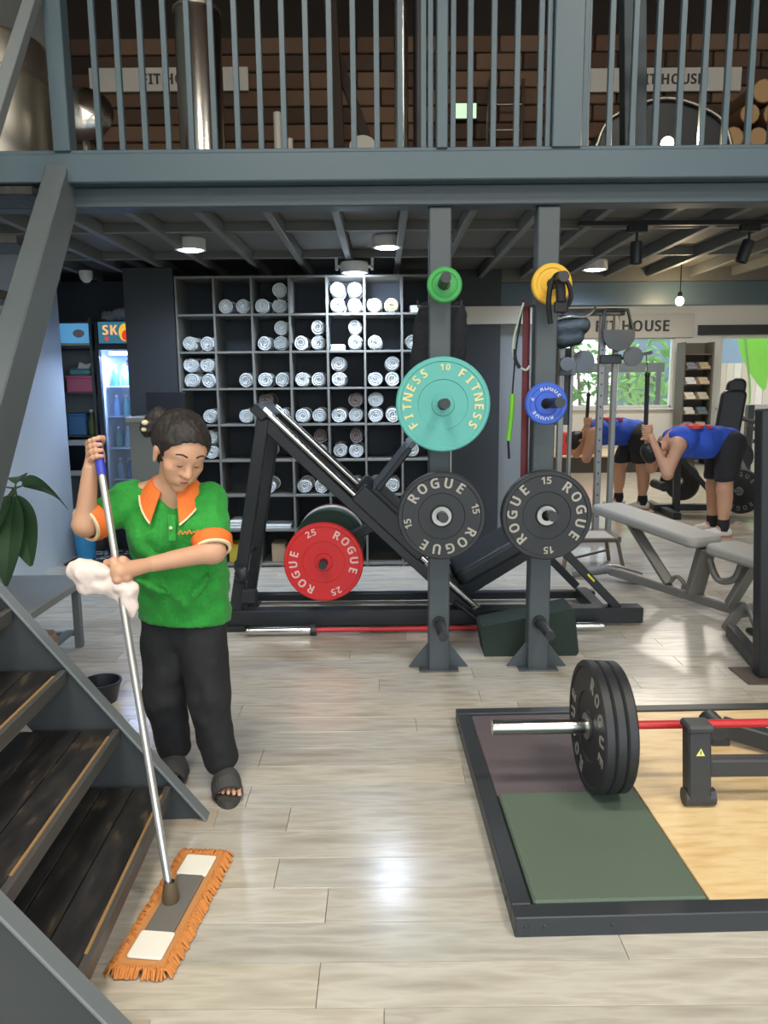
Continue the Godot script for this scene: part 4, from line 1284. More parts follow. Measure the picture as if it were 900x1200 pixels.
func build_towel_shelf() -> void:
	var grey := mat("cubby_grey", c8(122, 122, 116), 0.55)
	var back := mat("cubby_back", c8(44, 52, 60), 0.6)
	var X := -1.56
	var Y := 2.245
	var w := 0.285
	var hgt := 0.278
	var zf := -6.0
	var zb := -6.38
	var t := thing("towel_shelf", "tall dark cubby shelf of square cells holding white towels", "shelf", Vector3(-0.56, 0, -6.2))
	part("back_panel", sp(Vector3(X, 0.02, zb - 0.015), Vector3(X + 7 * w, Y, zb)), back, t)
	for k in 8:
		part("divider", sp(Vector3(X + k * w - 0.008, 0.0, zb), Vector3(X + k * w + 0.008, Y + 0.01, zf), 0.001), grey, t)
	for j in 9:
		for k in 7:
			part("shelf_board", sp(Vector3(X + k * w + 0.0085, Y - j * hgt - 0.008, zb), Vector3(X + (k + 1) * w - 0.0085, Y - j * hgt + 0.008, zf - 0.002), 0.001), grey, t)
	var cloth := mat("towel_white", c8(252, 254, 254), 0.95)
	cloth.rim_enabled = true
	cloth.rim = 0.3
	textured(cloth, noise_tex(21, 0.08, [[0.0, c8(226, 232, 232)], [1.0, c8(255, 255, 255)]], 128, 3), Vector3(6, 6, 6), true)
	var beige := mat("towel_cream", c8(222, 214, 182), 0.95)
	var dull := mat("towel_brownish", c8(150, 138, 134), 0.95)
	org = Vector3.ZERO
	var meshes := []
	for k in 4: meshes.append(roll_mesh(k))
	# each cell: row, column, list of [slot, level, tone]; slots 0 and 1 are the two places side by side
	var cells := [
		[0, 1, [[0, 0, 0], [1, 0, 0]]], [0, 2, [[0, 0, 0], [1, 0, 0], [1, 1, 0]]], [0, 4, [[0, 0, 0], [1, 0, 0], [0, 1, 0], [1, 1, 0]]], [0, 5, [[0, 0, 0], [1, 0, 1]]],
		[1, 0, [[0, 0, 0], [1, 0, 0]]], [1, 2, [[0, 0, 0], [1, 0, 0], [1, 1, 0]]], [1, 3, [[0, 0, 0], [1, 0, 0], [1, 1, 0]]], [1, 4, [[1, 0, 0], [1, 1, 0]]], [1, 5, [[0, 0, 0]]], [1, 6, [[0, 0, 0]]],
		[2, 0, [[0, 0, 0], [1, 0, 0], [0, 1, 0], [1, 1, 0]]], [2, 1, [[1, 0, 0]]], [2, 2, [[0, 0, 0], [1, 0, 0]]], [2, 3, [[0, 0, 0], [1, 0, 0]]], [2, 4, [[0, 0, 0], [0, 1, 0]]], [2, 5, [[0, 0, 0], [1, 0, 0], [1, 1, 0]]], [2, 6, [[0, 0, 0]]],
		[3, 0, [[1, 0, 0]]], [3, 1, [[1, 0, 0]]], [3, 2, [[0, 0, 0], [1, 0, 0], [0, 1, 2]]], [3, 3, [[0, 0, 0], [1, 0, 0]]], [3, 4, [[0, 0, 0], [1, 0, 0], [1, 1, 2]]], [3, 5, [[0, 0, 0], [0, 1, 0], [1, 0, 0]]],
		[4, 0, [[1, 0, 0], [1, 1, 0]]], [4, 2, [[0, 0, 0]]], [4, 3, [[1, 0, 0], [1, 1, 2]]], [4, 4, [[0, 0, 0], [1, 0, 0], [1, 1, 2]]], [4, 6, [[0, 0, 0]]],
		[5, 2, [[0, 0, 0]]], [5, 3, [[0, 0, 0], [1, 0, 0]]], [5, 4, [[1, 0, 0]]], [5, 5, [[0, 0, 0], [1, 0, 0]]],
	]
	var rows := ["top", "second", "third", "fourth", "fifth", "sixth"]
	var cols := ["first", "second", "third", "fourth", "fifth", "sixth", "seventh"]
	for c: Array in cells:
		for e: Array in c[2]:
			var o := MeshInstance3D.new()
			o.name = numbered("rolled_towel")
			o.mesh = meshes[rng.randi() % 4]
			o.material_override = [cloth, beige, dull][e[2]]
			add_child(o)
			var yy: float = Y - (c[0] + 1) * hgt + 0.008 + e[1] * 0.117
			o.position = Vector3(X + c[1] * w + 0.077 + 0.131 * e[0], yy, zf - 0.035 - rng.randf() * 0.03)
			var where: String = ["lower", "upper"][e[1]] + " " + ["pillar-side", "door-side"][e[0]]
			tag(o, "%s rolled towel, %s spot, %s row, %s column from the dark pillar" % [["white", "cream", "brownish"][e[2]], where, rows[c[0]], cols[c[1]]], "towel", "rolled towels in the cubby shelf")
	# flat folded towels
	var n := 0
	for q: Array in [[0, 6, 0.16, 0.055, 0.2, "in the top row near the hanging jacket"], [1, 4, 0.075, 0.045, 0.11, "next to two stacked rolls in the second row"], [6, 1, 0.12, 0.07, 0.16, "in the low seventh row, thicker pile"], [6, 2, 0.14, 0.03, 0.22, "in the low seventh row, thin pile"]]:
		var at := Vector3(X + q[1] * w + q[2], Y - (q[0] + 1) * hgt + 0.008, zf - 0.14)
		org = at
		var tt := thing("folded_towel", "white folded towel lying flat " + q[5], "towel", at, 0.0, "folded towels in the cubby shelf")
		var layers := 3 if q[3] > 0.04 else 2
		for l in layers:
			var th: float = q[3] / layers
			part("fold", pd(q[4], 0.22, th, at + Vector3(0, th * (l + 0.5), 0), Basis(Vector3(1, 0, 0), Vector3(0, 0, -1), Vector3(0, 1, 0)), 0.012, th * 0.45), cloth, tt)
		n += 1
	# boxes in the lowest row
	for q: Array in [[1, 0.08, c8(196, 178, 60), "yellow carton, first of two in the lowest shelf row"], [1, 0.21, c8(196, 178, 60), "yellow carton, second of two in the lowest shelf row"], [2, 0.14, c8(170, 150, 124), "tan carton in the lowest row of the towel shelf"]]:
		var at := Vector3(X + q[0] * w + q[1], Y - 8 * hgt + 0.008, zf - 0.15)
		t = thing("small_carton", q[3], "carton", at, 0.0, "cartons under the towels")
		var m := mat("carton_%d" % int(q[2].r8), q[2], 0.7)
		part("carton_body", sp(at + Vector3(-0.055, 0, -0.1), at + Vector3(0.055, 0.15, 0.1), 0.004), m, t)
		part("flap", sp(at + Vector3(-0.055, 0.15, -0.1), at + Vector3(0.055, 0.153, 0.1), 0.001), m, t)

# ---------------------------------------------------------------- weight plates
func plate(called: String, label: String, group: String, c: Vector3, bs: Basis, R: float, th: float, color: Color, ink: Color, texts: Array, size := 0.050) -> Node3D:
	# bs.z is the way the plate faces
	var t := thing(called, label, "weight plate", c, 0.0, group)
	var ax := Basis(bs.x, bs.z, -bs.y)
	var m := mat("rubber_%02x%02x%02x" % [color.r8, color.g8, color.b8], color, 0.5)
	var h := th / 2
	part("disc", lt([[0.026, -h], [R - 0.006, -h], [R, -h + 0.006], [R, h - 0.006], [R - 0.006, h], [R - 0.020, h], [R - 0.024, h - 0.004], [R * 0.52 + 0.003, h - 0.004], [R * 0.52, h - 0.008], [0.054, h - 0.008], [0.050, h - 0.001], [0.026, h - 0.001], [0.026, -h]], c, ax, 48), m, t)
	part("hub_ring", lt([[0.025, -h - 0.001], [0.045, -h - 0.001], [0.045, h + 0.001], [0.025, h + 0.001], [0.025, -h - 0.001]], c, ax, 28), m if color.get_luminance() > 0.2 else mat("hub_steel", c8(170, 168, 162), 0.35, 0.9), t)
	if texts:
		var st := mb()
		for q: Array in texts:
			ring_text(st, q[0], c + bs.z * (h - 0.002), bs, R * (q[3] if q.size() > 3 else 0.76), size * (q[4] if q.size() > 4 else 1.0), deg_to_rad(q[1]), deg_to_rad(q[2]))
		part("lettering", st, mat("ink_%02x%02x%02x" % [ink.r8, ink.g8, ink.b8], ink, 0.6), t)
	return t

func build_plate_posts() -> void:
	var post := mat("post_charcoal", c8(74, 82, 86), 0.5)
	var dark := mat("peg_black", c8(40, 42, 44), 0.45)
	var zf := -3.72
	for q: Array in [[0.272, "beside the towel shelf, holding the teal plate"], [0.775, "beside the cable machine, holding the blue plate"]]:
		var x: float = q[0]
		var t := thing("storage_post", "dark steel post with plate pegs " + q[1], "post", Vector3(x, 0, zf - 0.05), 0.0, "plate storage posts")
		part("upright", sp(Vector3(x - 0.052, 0.0, zf - 0.10), Vector3(x + 0.052, 2.243, zf), 0.006), post, t)
		part("base_plate", sp(Vector3(x - 0.10, 0.0, zf - 0.16), Vector3(x + 0.10, 0.008, zf + 0.02)), post, t)
		for s: float in [-1.0, 1.0]:
			part("gusset", sl([Vector2(0, 0), Vector2(s * 0.10, 0), Vector2(0, 0.13)], 0.012, Vector3(x + s * 0.052, 0.006, zf - 0.05)), post, t)
		for yy: float in [0.255, 0.822, 1.341, 1.874]:
			var pg := mb()
			tube(pg, [Vector3(x, yy, zf), Vector3(x, yy + 0.012, zf + (0.33 if yy > 1.0 else 0.26))], 0.0235, 16)
			part("peg", pg, dark, t)
			part("peg_collar", lt([[0.024, 0.0], [0.034, 0.0], [0.034, 0.02], [0.024, 0.02]], Vector3(x, yy, zf), Basis(Vector3(1, 0, 0), Vector3(0, 0, 1), Vector3(0, -1, 0)), 16), dark, t)
		var hk := mb()
		tube(hk, [Vector3(x - 0.052, 1.80, zf - 0.05), Vector3(x - 0.10, 1.80, zf - 0.05), Vector3(x - 0.105, 1.83, zf - 0.05)], 0.006, 8)
		part("hook", hk, dark, t)
		var hk2 := mb()
		tube(hk2, [Vector3(x + 0.052, 1.80, zf - 0.05), Vector3(x + 0.10, 1.80, zf - 0.05), Vector3(x + 0.105, 1.83, zf - 0.05)], 0.006, 8)
		part("hook", hk2, dark, t)
	var F := Basis.IDENTITY
	var g := "plates on the storage posts"
	plate("bumper_plate", "large teal plate with cream lettering on the shelf-side post", g, Vector3(0.274, 1.345, -3.56), F, 0.216, 0.045, c8(92, 176, 168), c8(226, 214, 150), [["FITNESS", 78, 15.5], ["FITNESS", -78, 15.5], ["10", 3, 9, 0.78, 0.7]], 0.042)
	plate("bumper_plate", "black plate with grey lettering below the teal plate", g, Vector3(0.270, 0.827, -3.57), F, 0.207, 0.055, c8(38, 41, 44), c8(168, 164, 154), [["ROGUE", -12, 23], ["ROGUE", 165, 23], ["15", 78, 9, 0.78, 0.7], ["15", -102, 9, 0.78, 0.7]])
	plate("bumper_plate", "black plate with grey lettering below the blue plate", g, Vector3(0.762, 0.826, -3.57), F, 0.212, 0.055, c8(38, 41, 44), c8(168, 164, 154), [["ROGUE", 80, 23], ["ROGUE", -88, 23], ["15", -2, 9, 0.78, 0.7], ["15", 176, 9, 0.78, 0.7]])
	plate("bumper_plate", "small bright blue plate on the post near the cable machine", g, Vector3(0.747, 1.345, -3.56), F, 0.097, 0.03, c8(52, 92, 196), c8(200, 206, 226), [["ROGUE", 18, 19, 0.74], ["ROGUE", 196, 19, 0.74], ["2", -72, 12, 0.74]], 0.023)
	plate("change_plate", "small green plate at the top of the shelf-side post", g, Vector3(0.281, 1.877, -3.58), F, 0.079, 0.026, c8(58, 158, 76), c8(120, 200, 130), [])
	plate("change_plate", "small yellow plate at the top of the post near the cable machine", g, Vector3(0.764, 1.877, -3.585), F, 0.091, 0.028, c8(226, 178, 52), c8(236, 206, 120), [])
	# jacket hung behind the first post
	var cloth := mat("jacket_black", c8(30, 34, 40), 0.85)
	var t := thing("black_jacket", "black jacket hanging behind the post with the green plate", "jacket", Vector3(0.285, 1.5, -3.88))
	var b := []
	body_capsule(b, Vector3(0.21, 1.80, -3.88), Vector3(0.37, 1.80, -3.88), 0.035, 0.035)
	body_capsule(b, Vector3(0.24, 1.77, -3.88), Vector3(0.22, 1.55, -3.88), 0.05, 0.065)
	body_capsule(b, Vector3(0.34, 1.77, -3.88), Vector3(0.345, 1.56, -3.88), 0.05, 0.06)
	body_capsule(b, Vector3(0.19, 1.75, -3.88), Vector3(0.168, 1.53, -3.87), 0.030, 0.034)
	body_capsule(b, Vector3(0.385, 1.76, -3.88), Vector3(0.385, 1.58, -3.87), 0.030, 0.030)
	part("cloth", net(b, 0.012, 0.03, 0.008, 24.0), cloth, t)
	part("hanger_loop", tb(arc([Vector3(0.375, 1.80, -3.87), Vector3(0.38, 1.83, -3.82), Vector3(0.376, 1.805, -3.78)]), 0.004, 6), cloth, t)
	# straps and bands on the second post
	var strap := mat("strap_black", c8(30, 32, 34), 0.7)
	t = thing("hanging_strap", "black looped strap draped over the yellow plate's peg", "strap", Vector3(0.775, 1.75, -3.50))
	for q: Array in [[[Vector3(0.765, 1.905, -3.50), Vector3(0.74, 1.86, -3.49), Vector3(0.735, 1.78, -3.5), Vector3(0.75, 1.70, -3.52)], 0.012], [[Vector3(0.775, 1.906, -3.50), Vector3(0.815, 1.87, -3.49), Vector3(0.832, 1.80, -3.5), Vector3(0.80, 1.745, -3.53)], 0.010], [[Vector3(0.77, 1.907, -3.47), Vector3(0.775, 1.86, -3.455), Vector3(0.78, 1.79, -3.46)], 0.022]]:
		part("loop", tb(arc(q[0]), q[1], 8), strap, t)
	part("buckle", bx(Vector3(0.78, 1.765, -3.46), Vector3(0.06, 0.05, 0.02), 0.006), strap, t)
	t = thing("grey_band", "pale grey loop of exercise band hanging on the post's side", "exercise band", Vector3(0.66, 1.65, -3.76))
	part("loop", tb(arc([Vector3(0.672, 1.815, -3.765), Vector3(0.645, 1.72, -3.765), Vector3(0.625, 1.62, -3.765), Vector3(0.64, 1.54, -3.765), Vector3(0.685, 1.50, -3.765), Vector3(0.708, 1.52, -3.77)]), 0.006, 8), mat("band_pale", c8(176, 186, 172), 0.6), t)
	part("grip", tb(arc([Vector3(0.633, 1.60, -3.763), Vector3(0.638, 1.55, -3.763), Vector3(0.66, 1.51, -3.763)]), 0.009, 8), strap, t)
	t = thing("red_band", "dark red exercise band hanging straight down beside the post", "exercise band", Vector3(0.70, 1.3, -3.79))
	part("strip", br(Vector3(0.688, 1.82, -3.79), Vector3(0.692, 0.90, -3.79), 0.028, 0.006, Vector3(0, 0, 1)), mat("band_red", c8(96, 28, 36), 0.6), t)
	part("strip", br(Vector3(0.700, 1.81, -3.80), Vector3(0.706, 0.95, -3.80), 0.022, 0.006, Vector3(0, 0, 1)), mat("band_red", c8(96, 28, 36), 0.6), t)
	t = thing("green_tube", "bright green exercise tube hanging between the posts and door", "exercise band", Vector3(0.64, 1.25, -3.80))
	part("tube", tb(arc([Vector3(0.632, 1.385, -3.80), Vector3(0.628, 1.30, -3.79), Vector3(0.616, 1.16, -3.80)]), 0.013, 10), mat("tube_green", c8(120, 200, 60), 0.5), t)
	part("handle", tb([Vector3(0.616, 1.16, -3.80), Vector3(0.622, 1.07, -3.80)], 0.006, 8), strap, t)
	part("cord", tb(arc([Vector3(0.632, 1.385, -3.80), Vector3(0.645, 1.6, -3.79), Vector3(0.672, 1.815, -3.775)]), 0.004, 6), strap, t)
	# dark green block mat behind the posts
	t = thing("foam_wedge", "dark green foam block standing on the floor behind the second post", "foam block", Vector3(0.77, 0, -4.0))
	part("foam", sl([Vector2(-0.24, 0.0), Vector2(0.25, 0.0), Vector2(0.262, 0.02), Vector2(0.235, 0.25), Vector2(0.22, 0.262), Vector2(-0.255, 0.165), Vector2(-0.265, 0.15)], 0.20, Vector3(0.77, 0, -4.02)), mat("foam_green", c8(40, 56, 48), 0.85), t)

# ---------------------------------------------------------------- leg press and the bar on the floor
func build_machines() -> void:
	var blk := mat("machine_black", c8(34, 38, 42), 0.42)
	var pads := mat("machine_pad", c8(32, 37, 42), 0.5)
	var chrome := mat("chrome", c8(205, 205, 204), 0.18, 1.0)
	var za := -4.46
	var zb := -4.98
	var t := thing("leg_press", "black inclined leg press machine with chrome rails and a seat", "leg press", Vector3(0.2, 0, -4.7))
	var zm := (za + zb) / 2
	part("base_beam", sp(Vector3(-0.95, 0.02, za - 0.05), Vector3(1.54, 0.115, za + 0.05), 0.006), blk, t)
	part("base_beam", sp(Vector3(-0.95, 0.02, zb - 0.03), Vector3(1.40, 0.07, zb + 0.03), 0.006), blk, t)
	for x: float in [-0.93, 0.48, 1.30]:
		part("cross_beam", sp(Vector3(x - 0.04, 0.025, zb + 0.05), Vector3(x + 0.04, 0.105, za - 0.05), 0.006), blk, t)
	for z: float in [za, zb]:
		part("foot", sp(Vector3(-1.01, 0.0, z - 0.07), Vector3(-0.83, 0.03, z + 0.09)), blk, t)
		part("upright", br(Vector3(-0.90, 0.06, z), Vector3(-0.69, 1.25, z), 0.06, 0.075, Vector3(1, 0, 0), 0.006), blk, t)
		part("rail_beam", br(Vector3(-0.70, 1.235, z), Vector3(0.53, 0.06, z), 0.05, 0.06, Vector3.UP, 0.005), blk, t)
		part("rail", tb([Vector3(-0.69, 1.30, z), Vector3(0.56, 0.10, z)], 0.022, 14), chrome, t)
	part("upright_brace", br(Vector3(-0.87, 0.38, za), Vector3(-0.87, 0.38, zb), 0.05, 0.05), blk, t)
	part("top_bar", br(Vector3(-0.71, 1.285, za + 0.05), Vector3(-0.71, 1.285, zb - 0.05), 0.10, 0.055, Vector3(0.7, 0.7, 0), 0.008), blk, t)
	part("upright_knob", bl(Vector3(-0.84, 0.34, za + 0.06), Vector3(0.045, 0.05, 0.03), 14), blk, t)
	part("upright_knob", bx(Vector3(-0.80, 0.21, za + 0.06), Vector3(0.10, 0.09, 0.05), 0.012), blk, t)
	# carriage: sled and two plates square to the rails
	var dir := Vector3(1.25, -1.20, 0).normalized()
	var nrm := Vector3(1.20, 1.25, 0).normalized()
	var p0 := Vector3(-0.69, 1.30, zm)
	for z: float in [za, zb]:
		part("sled", br(p0 + dir * 0.72 + nrm * 0.03 + Vector3(0, 0, z - zm), p0 + dir * 1.26 + nrm * 0.03 + Vector3(0, 0, z - zm), 0.075, 0.12, nrm, 0.008), blk, t)
	part("sled_plate", br(p0 + dir * 0.78 + nrm * 0.10, p0 + dir * 1.24 + nrm * 0.10, 0.52, 0.03, nrm, 0.006), blk, t)
	part("foot_plate", br(p0 + dir * 0.80 + nrm * 0.10, p0 + dir * 0.77 + nrm * 0.42, 0.50, 0.035, dir, 0.008), blk, t)
	part("foot_plate_edge", br(p0 + dir * 0.765 + nrm * 0.44 + Vector3(0, 0, 0.25), p0 + dir * 0.765 + nrm * 0.44 - Vector3(0, 0, 0.25), 0.05, 0.03, dir, 0.008), mat("plate_edge_grey", c8(90, 96, 100), 0.4), t)
	part("shoulder_pad", br(p0 + dir * 1.08 + nrm * 0.11, p0 + dir * 1.03 + nrm * 0.40, 0.44, 0.085, dir, 0.03), pads, t)
	part("stop_sleeve", tb([p0 + dir * 1.30 + Vector3(0, 0, za - zm), p0 + dir * 1.44 + Vector3(0, 0, za - zm)], 0.032, 14), chrome, t)
	part("stop_sleeve", tb([p0 + dir * 1.30 + Vector3(0, 0, zb - zm), p0 + dir * 1.44 + Vector3(0, 0, zb - zm)], 0.032, 14), chrome, t)
	# horns for the plates
	part("plate_arm", br(p0 + dir * 0.98 - nrm * 0.03, Vector3(-0.35, 0.43, zm), 0.06, 0.08, Vector3(0, 0, 1), 0.006), blk, t)
	part("plate_horn", tb([Vector3(-0.35, 0.43, zb - 0.10), Vector3(-0.35, 0.43, za + 0.22)], 0.024, 14), blk, t)
	# seat and reclined back
	var bp := Vector3(0.62, 0.33, zm)
	part("back_pad", pd(0.50, 0.60, 0.10, Vector3(0.70, 0.42, zm), Basis(Vector3(0, 0, 1), Vector3(0.86, 0.50, 0).normalized(), Vector3(-0.50, 0.86, 0).normalized()), 0.06, 0.03), pads, t)
	part("seat_pad", pd(0.44, 0.24, 0.09, Vector3(0.36, 0.28, zm), Basis(Vector3(0, 0, 1), Vector3(-0.75, 0.66, 0).normalized(), Vector3(0.66, 0.75, 0).normalized()), 0.05, 0.03), pads, t)
	part("back_frame", br(Vector3(0.44, 0.12, zm), Vector3(0.98, 0.46, zm), 0.10, 0.09, Vector3.UP, 0.006), blk, t)
	part("seat_post", br(Vector3(0.40, 0.08, zm), Vector3(0.38, 0.28, zm), 0.08, 0.08, Vector3(0, 0, 1), 0.006), blk, t)
	part("diagonal_stay", br(Vector3(1.02, 0.50, za), Vector3(1.40, 0.10, za), 0.05, 0.055, Vector3(0, 0, 1), 0.005), blk, t)
	part("diagonal_stay", br(Vector3(0.93, 0.46, zb), Vector3(1.28, 0.10, zb), 0.05, 0.055, Vector3(0, 0, 1), 0.005), blk, t)
	part("stay_label", bx(Vector3(1.225, 0.295, za + 0.028), Vector3(0.012, 0.06, 0.003), 0.001, Basis(Vector3(0, 0, 1), 0.76)), mat("label_yellow", c8(226, 210, 50), 0.5), t, "yellow label")
	for x: float in [0.86, 0.97, 1.07]:
		part("catch_tooth", sl([Vector2(-0.012, 0), Vector2(0.022, 0), Vector2(-0.012, 0.055)], 0.012, Vector3(x, 0.115, za)), blk, t)
	part("lock_lever", tb([Vector3(0.42, 0.16, za + 0.05), Vector3(0.60, 0.02, za + 0.09)], 0.012, 8), blk, t)
	part("lever_tip", bl(Vector3(0.60, 0.022, za + 0.09), Vector3(0.016, 0.016, 0.016), 10), chrome, t)
	# plates loaded on it
	var F := Basis.IDENTITY
	plate("bumper_plate", "large red plate loaded on the leg press", "plates on the leg press", Vector3(-0.35, 0.43, za + 0.12), F, 0.230, 0.05, c8(206, 38, 40), c8(226, 190, 186), [["ROGUE", 66, 20], ["ROGUE", -114, 20], ["25", -22, 11, 0.8, 0.8], ["25", 158, 11, 0.8, 0.8]], 0.050)
	var far := [[c8(90, 34, 40), "dark red plate deepest on the leg press horn"], [c8(176, 180, 176), "grey white plate on the leg press, behind the red one"], [c8(36, 66, 56), "dark green plate on the leg press between other plates"]]
	for k in 3:
		plate("bumper_plate", far[k][1], "plates on the leg press", Vector3(-0.35, 0.43, zb - 0.07 + 0.055 * k + (0.06 if k == 2 else 0.0)), F, 0.225, 0.045, far[k][0], c8(160, 160, 156), [])
	# barbell lying on the floor in front
	var red := mat("bar_red", c8(190, 40, 44), 0.4)
	t = thing("floor_barbell", "barbell with a red shaft lying on the floor before the leg press", "barbell", Vector3(0.23, 0, -4.31))
	barbell(t, Vector3(-0.80, 0.028, -4.30), Vector3(1.28, 0.028, -4.34), 0.40, red, chrome)

func barbell(t: Node3D, a: Vector3, b: Vector3, sleeve: float, shaft: Material, chrome: Material) -> void:
	var d := (b - a).normalized()
	part("shaft", tb([a + d * sleeve, b - d * sleeve], 0.0145, 16), shaft, t)
	for q: Array in [[a, d], [b, -d]]:
		var st := mb()
		tube(st, [q[0], q[0] + q[1] * (sleeve - 0.03)], 0.0255, 20)
		part("sleeve", st, chrome, t)
		part("collar", tb([q[0] + q[1] * (sleeve - 0.035), q[0] + q[1] * sleeve], 0.034, 20), mat("collar_dark", c8(60, 60, 62), 0.4, 0.6), t)

# ---------------------------------------------------------------- lifting platform
func build_platform() -> void:
	var blk := mat("platform_steel", c8(50, 54, 58), 0.45)
	var t := thing("lifting_platform", "black steel framed lifting platform with rubber and pale wood", "platform", Vector3(0.334, 0, -1.81))
	t.rotation.y = deg_to_rad(1.4)
	org = Vector3(0.334, 0, -1.81)
	var x0 := 0.334
	var z0 := -1.81
	var X := 2.75
	var D := 1.32
	part("front_rail", sp(Vector3(x0, 0, z0 - 0.055), Vector3(x0 + X, 0.058, z0), 0.003), blk, t)
	part("back_rail", sp(Vector3(x0, 0, z0 - D), Vector3(x0 + X, 0.058, z0 - D + 0.055), 0.003), blk, t)
	part("side_rail", sp(Vector3(x0, 0, z0 - D + 0.055), Vector3(x0 + 0.055, 0.058, z0 - 0.055), 0.003), blk, t)
	part("side_rail", sp(Vector3(x0 + X - 0.055, 0, z0 - D + 0.055), Vector3(x0 + X, 0.058, z0 - 0.055), 0.003), blk, t)
	for q: Array in [[x0 + 0.03, 1], [x0 + 0.08, 1], [x0 + 0.26, 1]]:
		part("bolt", lt([[0.0, 0.004], [0.005, 0.004], [0.007, 0.0]], Vector3(q[0], 0.03, z0), Basis(Vector3(1, 0, 0), Vector3(0, 0, 1), Vector3(0, -1, 0)), 10), blk, t)
	for zz: float in [z0 - 0.12, z0 - 0.20, z0 - 1.15, z0 - 1.22]:
		part("bolt", lt([[0.0, 0.004], [0.005, 0.004], [0.007, 0.0]], Vector3(x0, 0.03, zz), Basis(Vector3(0, 1, 0), Vector3(-1, 0, 0), Vector3(0, 0, 1)), 10), blk, t)
	var purple := mat("rubber_plum", c8(255, 255, 255), 0.75)
	textured(purple, noise_tex(31, 0.25, [[0.0, c8(84, 76, 80)], [0.6, c8(100, 90, 94)], [0.85, c8(112, 102, 104)], [1.0, c8(138, 126, 124)]], 256, 2), Vector3(3, 3, 3))
	part("rubber_pad", sp(Vector3(x0 + 0.058, 0.0, z0 - D + 0.058), Vector3(x0 + 0.54, 0.050, z0 - 0.62), 0.003), purple, t)
	var green := mat("rubber_green", c8(255, 255, 255), 0.85)
	textured(green, noise_tex(32, 0.3, [[0.0, c8(82, 96, 82)], [0.7, c8(92, 107, 92)], [1.0, c8(104, 118, 102)]], 256, 3), Vector3(4, 4, 4))
	part("rubber_pad", sp(Vector3(x0 + 0.062, 0.0, z0 - 0.617), Vector3(x0 + 0.535, 0.062, z0 - 0.058), 0.006), green, t)
	var ply := mat("plywood", c8(255, 255, 255), 0.38)
	textured(ply, noise_tex(33, 0.02, [[0.0, c8(214, 176, 118)], [0.4, c8(232, 200, 146)], [0.7, c8(238, 210, 160)], [1.0, c8(222, 186, 128)]], 256, 4), Vector3(0.7, 1, 3.5))
	part("wood_sheet", sp(Vector3(x0 + 0.543, 0.0, z0 - D + 0.058), Vector3(x0 + 2.2, 0.052, z0 - 0.058), 0.002), ply, t)
	part("rubber_pad", sp(Vector3(x0 + 2.203, 0.0, z0 - D + 0.058), Vector3(x0 + X - 0.058, 0.052, z0 - 0.058), 0.002), purple, t)
	# loaded barbell standing on it
	var chrome := mat("chrome", c8(205, 205, 204), 0.18, 1.0)
	var red := mat("bar_red", c8(190, 40, 44), 0.4)
	var cy := 0.062 + 0.222
	t = thing("loaded_barbell", "barbell with chrome sleeve and red shaft resting on the lifting platform", "barbell", Vector3(1.4, cy, -2.47))
	barbell(t, Vector3(0.362, cy, -2.46), Vector3(2.50, cy, -2.50), 0.42, red, chrome)
	var face := Basis(Vector3.UP, -PI / 2 + 0.02)
	for k in 3:
		plate("bumper_plate", "black plate on the platform barbell, " + ["outermost of the three", "middle of the three", "innermost of the three"][k], "plates on the platform barbell", Vector3(0.700 + 0.037 * k, cy, -2.466), face, 0.222 - 0.002 * k, 0.036, c8(36, 38, 40), c8(150, 146, 136), [["ROGUE", 60, 22], ["ROGUE", -120, 22]] if k == 0 else [])
	for k in 3:
		plate("bumper_plate", "black plate on the barbell's far end beyond the bench, " + ["outermost", "middle one", "innermost"][k], "plates on the platform barbell", Vector3(2.16 - 0.037 * k, cy, -2.494), Basis(Vector3.UP, PI / 2 + 0.02), 0.222, 0.036, c8(36, 38, 40), c8(150, 146, 136), [])
	# bench frame behind and under the bar
	var H := 0.052
	t = thing("flat_bench", "dark steel bench frame with a warning label standing on the platform", "bench", Vector3(1.4, H, -2.4))
	part("upright", br(Vector3(1.030, H + 0.02, -2.36), Vector3(1.015, 0.325, -2.36), 0.075, 0.06, Vector3(0, 0, 1), 0.006), blk, t)
	part("upright_cap", sp(Vector3(0.972, 0.318, -2.40), Vector3(1.062, 0.345, -2.32), 0.008), blk, t)
	part("foot_cap", tb([Vector3(0.985, H + 0.03, -2.36), Vector3(1.085, H + 0.03, -2.36)], 0.03, 14), blk, t)
	part("cross_rail", br(Vector3(1.05, 0.185, -2.37), Vector3(1.95, 0.185, -2.37), 0.05, 0.06, Vector3.UP, 0.006), blk, t)
	part("diagonal_leg", br(Vector3(1.30, 0.12, -2.80), Vector3(1.70, 0.07, -2.58), 0.06, 0.07, Vector3.UP, 0.006), blk, t)
	part("leg_cap", tb([Vector3(1.275, 0.12, -2.76), Vector3(1.275, 0.12, -2.86)], 0.042, 14), blk, t)
	part("leg_foot", sp(Vector3(1.255, H, -2.85), Vector3(1.325, 0.10, -2.77)), blk, t)
	part("rear_upright", br(Vector3(1.85, H, -2.36), Vector3(1.85, 0.36, -2.36), 0.07, 0.06, Vector3(0, 0, 1), 0.006), blk, t)
	part("pad", pd(0.28, 0.50, 0.07, Vector3(1.72, 0.40, -2.37), Basis(Vector3(0, 0, 1), Vector3(1, 0, 0), Vector3(0, 1, 0)), 0.04, 0.02), mat("machine_pad", c8(32, 37, 42), 0.5), t)
	var lb := sl([Vector2(-0.014, -0.011), Vector2(0.014, -0.011), Vector2(0, 0.015)], 0.002, Vector3(1.02, 0.252, -2.3285))
	part("warning_label", lb, mat("label_pale_yellow", c8(226, 222, 130), 0.5), t, "pale yellow warning triangle")
